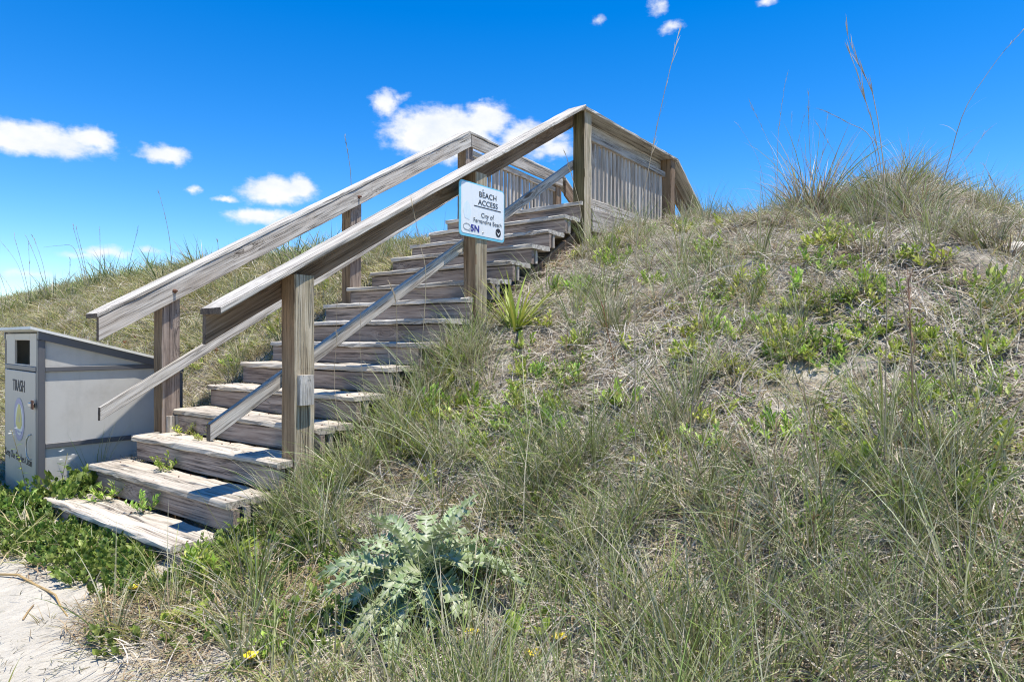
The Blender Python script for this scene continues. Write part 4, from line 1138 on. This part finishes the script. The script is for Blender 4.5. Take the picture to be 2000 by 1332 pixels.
# ---------------------------------------------------------------- thistle
tp = place(832, 1190)
th = empty('thistle', tuple(tp))
tag(th, 'big grey green thistle rosette with spiny lobed leaves in the foreground', 'thistle')
def thistle_leaf(seed, L, wid):
    """a narrow leaf cut into spiny lobes nearly to the midrib, lobes turned up and twisted in turn"""
    r = random.Random(seed); n = 20; V, F, C = [], [], []
    curv = r.uniform(.35, 1.1); ang = r.uniform(.35, .9); side = r.uniform(-.5, .5)
    p = np.array([0, 0, 0.0]); mid = []
    for i in range(n + 1):
        mid.append((p.copy(), ang))
        p = p + np.array([math.cos(ang), side * i / n * .6, math.sin(ang)]) * L / n
        ang -= curv * 2.0 / n
    rib, blade, edge = (.54, .56, .42), (.235, .31, .13), (.46, .51, .34)
    for i, (q, a) in enumerate(mid):
        w = .006 * (1 - .7 * i / n)
        V += [q - (0, w, 0), q + (0, w, 0)]; C += [rib, rib]
        if i:
            b = 2 * i; F.append((b - 2, b, b + 1, b - 1))
    for i in range(2, n + 1):
        t = i / n; q, a = mid[i]
        env = wid * (math.sin(math.pi * min(1, .18 + t * .80)) ** .6)
        X = np.array([math.cos(a), 0, math.sin(a)]); Z = np.array([-math.sin(a), 0, math.cos(a)])
        for s_ in (-1, 1):
            if r.random() < .06: continue
            up = r.uniform(-.1, .95) if i % 2 else r.uniform(-.5, .4)
            Y = np.array([0, s_, 0]) * math.cos(up) + Z * math.sin(up)
            e = env * r.uniform(.75, 1.2); st = L / n
            k = len(V)
            V += [q - X * st * .75, q + X * st * .45, q + Y * e * .5 - X * st * .55, q + Y * e * .55 + X * st * .9,
                  q + Y * e * .95 - X * st * .25 + Z * .1 * e, q + Y * e + X * st * 1.3 + Z * .15 * e, q + Y * e * .72 + X * st * .45]
            C += [rib, blade, blade, blade, edge, edge, blade]
            F += [(k, k + 1, k + 3, k + 2), (k + 2, k + 6, k + 4), (k + 2, k + 3, k + 6), (k + 6, k + 3, k + 5)]
    return V, F, C
tl_m = []
for k in range(9):
    v_ = thistle_leaf(900 + k, random.uniform(.30, .42), random.uniform(.045, .06))
    tl_m.append(mk_mesh('leaf', v_[0], v_[1], M_THIS, False, v_[2]))
NTL = 64
for k in range(NTL):
    o = link('leaf', tl_m[k % 9], th)
    q_ = k / NTL
    s_ = random.uniform(.8, 1.15) * (1.08 if q_ < .6 else 1.1)
    a = k * 2.39996 + random.uniform(-.2, .2)
    o.scale = (s_, s_, s_)
    o.rotation_euler = (random.uniform(-.35, .35), -(.0 + .85 * q_) + .32 + random.uniform(-.15, .15), a)
    o.location = (.05 * math.cos(a) * (1 - q_), .05 * math.sin(a) * (1 - q_), .02 + .12 * q_)

# ---------------------------------------------------------------- yucca beside the sign post
yp = place(1003, 652)
yu = empty('yucca', tuple(yp))
tag(yu, 'yellow green sword leaved plant standing right of the sign post', 'yucca')
ym = []
for k in range(5):
    V, F, C = [], [], []
    ribbon((0, 0, 0), (.12, 0, 1), .58, .022, (.18 + .09 * k, 0), 6, (.22, .29, .04), (.40, .44, .09), np.array([0, 1.0, 0]), V, F, C)
    ym.append(mk_mesh('leaf', V, F, M_YUCCA, False, C))
for k in range(60):
    o = link('leaf', ym[k % 5], yu)
    s_ = random.uniform(.65, 1.1)
    o.scale = (s_, s_ * 1.1, s_)
    lean = random.uniform(.02, .75) if k < 50 else random.uniform(.8, 1.25)
    rz = random.uniform(0, 6.28) if k < 50 else random.uniform(-1.6, -.2) - .3
    o.rotation_euler = (0, lean, rz)
    o.location = (random.uniform(-.04, .04), random.uniform(-.04, .04), 0)

# ---------------------------------------------------------------- small flowers, twig, pale stone
def flower(cx, cy, lb):
    p = place(cx, cy)
    if p is None: return
    root = empty('yellow_flower', tuple(p)); tag(root, lb, 'flower')
    for k in range(5):
        V, F, C = [], [], []; a = k * 1.2566
        leaf_into(V, F, C, (0, 0, .05), (math.cos(a), math.sin(a), .7), (0, 0, 1), .036, .040, (.78, .62, .03), .1, .1)
        link('petal', mk_mesh('petal', V, F, M_YUCCA, False, C), root)
    V, F, C = [], [], []
    ribbon((0, 0, -.01), (0, 0, 1), .062, .004, (.05, 0), 2, (.12, .16, .05), (.14, .2, .05), None, V, F, C)
    for k in range(6):
        a = k * 1.05 + .4
        leaf_into(V, F, C, (.02 * math.cos(a), .02 * math.sin(a), .005), (math.cos(a), math.sin(a), .5), (0, 0, 1), .05, .034, (.10, .17, .04), .15, .1)
    link('foliage', mk_mesh('foliage', V, F, M_LEAF, False, C), root)
for (cx, cy, lb) in ((1093, 1280, 'yellow flower between green leaves low right of the thistle'), (922, 1266, 'yellow flower under the right edge of the thistle'),
                     (490, 1312, 'yellow flower lying in the dry grass at the sand edge'), (262, 1172, 'small yellow flower at the edge of the green vine mat'), (1040, 1310, 'small yellow flower at the bottom edge below the round leaved plants')):
    flower(cx, cy, lb)
pads = [mk_mesh('leafy_plant', h_[0], h_[1], M_LEAF, False, h_[2]) for h_ in [herb(780 + k, 6, .07, .055, .042, LEAFP[:4], .07, 5, .9) for k in range(3)]]
for (cx, cy, lb) in ((1015, 1240, 'round leaved plant right of the thistle, nearest to the two yellow flowers'), (1045, 1225, 'round leaved plant a little above the right yellow flower'), (365, 1218, 'round leaved plant on the sandy litter below the vine mat'), (505, 1290, 'round leaved plant beside the yellow flower at the sand edge')):
    p = place(cx, cy)
    if p is not None: thing_copy(pads[nh % 3], 'leafy_plant', p, hrnd.uniform(0, 6), 1.0, lb, 'plant', None); nh += 1
# white flowered weeds in front of the bin
for (pts, lb) in (([(118, 985), (122, 930), (132, 885)], 'weed with white blossoms in front of the bin side'), ([(62, 985), (48, 940), (34, 880), (22, 838)], 'tall straggly weed in front of the bin door')):
    foot = place(*pts[0]); root = empty('flowering_weed', tuple(foot)); tag(root, lb, 'weed')
    dep = (foot - CAM) @ FW
    Q = [CAM + (FW + RT * (x - 1000) / FPX - UP * (y - 666) / FPX) * dep - foot for x, y in pts]
    Q[0] = np.array((0, 0, -.02))
    link('stem', tube('stem', Q, .0025, M_GRASS, None, 4, [(.16, .15, .06)] * len(Q)), root)
    V, F, C = [], [], []
    for k in range(16):
        t = hrnd.uniform(.05, .8) * (len(Q) - 1); i = int(t); p = Q[i] * (1 - t + i) + Q[min(i + 1, len(Q) - 1)] * (t - i); a = hrnd.uniform(0, 6.28)
        leaf_into(V, F, C, p, (math.cos(a), math.sin(a), .5), (0, 0, 1), .045, .018, np.array(hrnd.choice(VINEP)), .2, .3)
    link('foliage', mk_mesh('foliage', V, F, M_LEAF, False, C), root)
    V, F, C = [], [], []
    for k in range(5):
        c0 = Q[-1] + np.array([hrnd.uniform(-.04, .04), hrnd.uniform(-.04, .04), hrnd.uniform(-.07, .03)])
        for j in range(5):
            a = j * 1.2566; leaf_into(V, F, C, c0, (math.cos(a), math.sin(a), .3), (0, 0, 1), .014, .010, (.8, .8, .74), .1, .1)
    link('blossom', mk_mesh('blossom', V, F, M_YUCCA, False, C), root)
# runner on the sand
tw = [place(x, y) for x, y in ((-20, 1124), (35, 1130), (72, 1143), (92, 1155), (108, 1170), (118, 1185), (132, 1204))]
T0 = tw[0]
o = link('dry_runner', tube('dry_runner', [p - T0 + np.array((0, 0, .008 + .012 * math.sin(i * 2))) for i, p in enumerate(tw)], [.006, .006, .0065, .006, .005, .0045, .003], M_LITTER, None, 6, [(.42, .30, .13)] * len(tw)))
o.location = tuple(T0); tag(o, 'dry brown vine runner lying across the pale sand', 'twig')
tw = [place(x, y) for x, y in ((45, 1212), (56, 1195), (66, 1184))]
o = link('dry_twig', tube('dry_twig', [p - tw[0] + np.array((0, 0, .006)) for p in tw], [.004, .004, .003], M_LITTER, None, 5, [(.35, .25, .12)] * 3))
o.location = tuple(tw[0]); tag(o, 'short dry twig on the sand below the longer runner', 'twig')
# pale lump of shell rock at the right edge of the crest
p = place(1985, 492)
if p is not None:
    bm = bmesh.new(); bmesh.ops.create_icosphere(bm, subdivisions=3, radius=.08)
    for v in bm.verts:
        q = v.co; k = 1 + .55 * float(fbm(q.x * 9 + q.z * 7 + 3, q.y * 9 - q.z * 5 + 8, 3)); v.co = Vector((q.x * 1.3 * k, q.y * 1.1 * k, q.z * .8 * k))
    me = bpy.data.meshes.new('pale_rock'); bm.to_mesh(me); bm.free(); me.materials.append(paint('pale_shell_rock', (.52, .48, .41), .9, dirt=(.38, .33, .26)))
    o = link('pale_rock', me); o.location = (p[0], p[1], p[2] + .0); tag(o, 'pale lump of rock at the right end of the dune crest', 'rock')

# ---------------------------------------------------------------- tell apart what stands in a row
ORD = ['leftmost', 'second', 'third', 'fourth', 'fifth', 'sixth', 'seventh', 'eighth', 'ninth', 'tenth', 'eleventh', 'twelfth', 'thirteenth', 'fourteenth', 'fifteenth', 'sixteenth', 'seventeenth', 'eighteenth', 'nineteenth', 'twentieth', 'twenty first', 'twenty second', 'twenty third', 'twenty fourth', 'twenty fifth', 'twenty sixth', 'twenty seventh', 'twenty eighth', 'twenty ninth', 'thirtieth']
def ordinals(group, what, sel=lambda x, y: True):
    L_ = []
    for o in COL.objects:
        if o.get('group') == group:
            x, y, z_ = proj(np.array(o.location))
            if sel(x, y): L_.append((x, o))
    L_.sort(key=lambda t: t[0])
    for k, (x, o) in enumerate(L_):
        if k < len(ORD): o['label'] = (ORD[k] + (' of' if k == 0 else ' from the left of')) + ' ' + what
ordinals(G_CR, 'the long haired tussocks along the right crest')
ordinals(G_ST, 'the thin dry stalks on the left skyline')
ordinals(G_LO, 'the low splayed dead grey tussocks on the slope')
ordinals(G_FG, 'the tall grass tussocks close to the steps', lambda x, y: y < 955)
ordinals(G_FG, 'the tall grass tussocks across the middle foreground', lambda x, y: 955 <= y < 1120)
ordinals(G_FG, 'the tall grass tussocks along the bottom edge', lambda x, y: y >= 1120)



ordinals('tussocks leaning over the open step ends', 'the grass tussocks leaning over the open step ends')
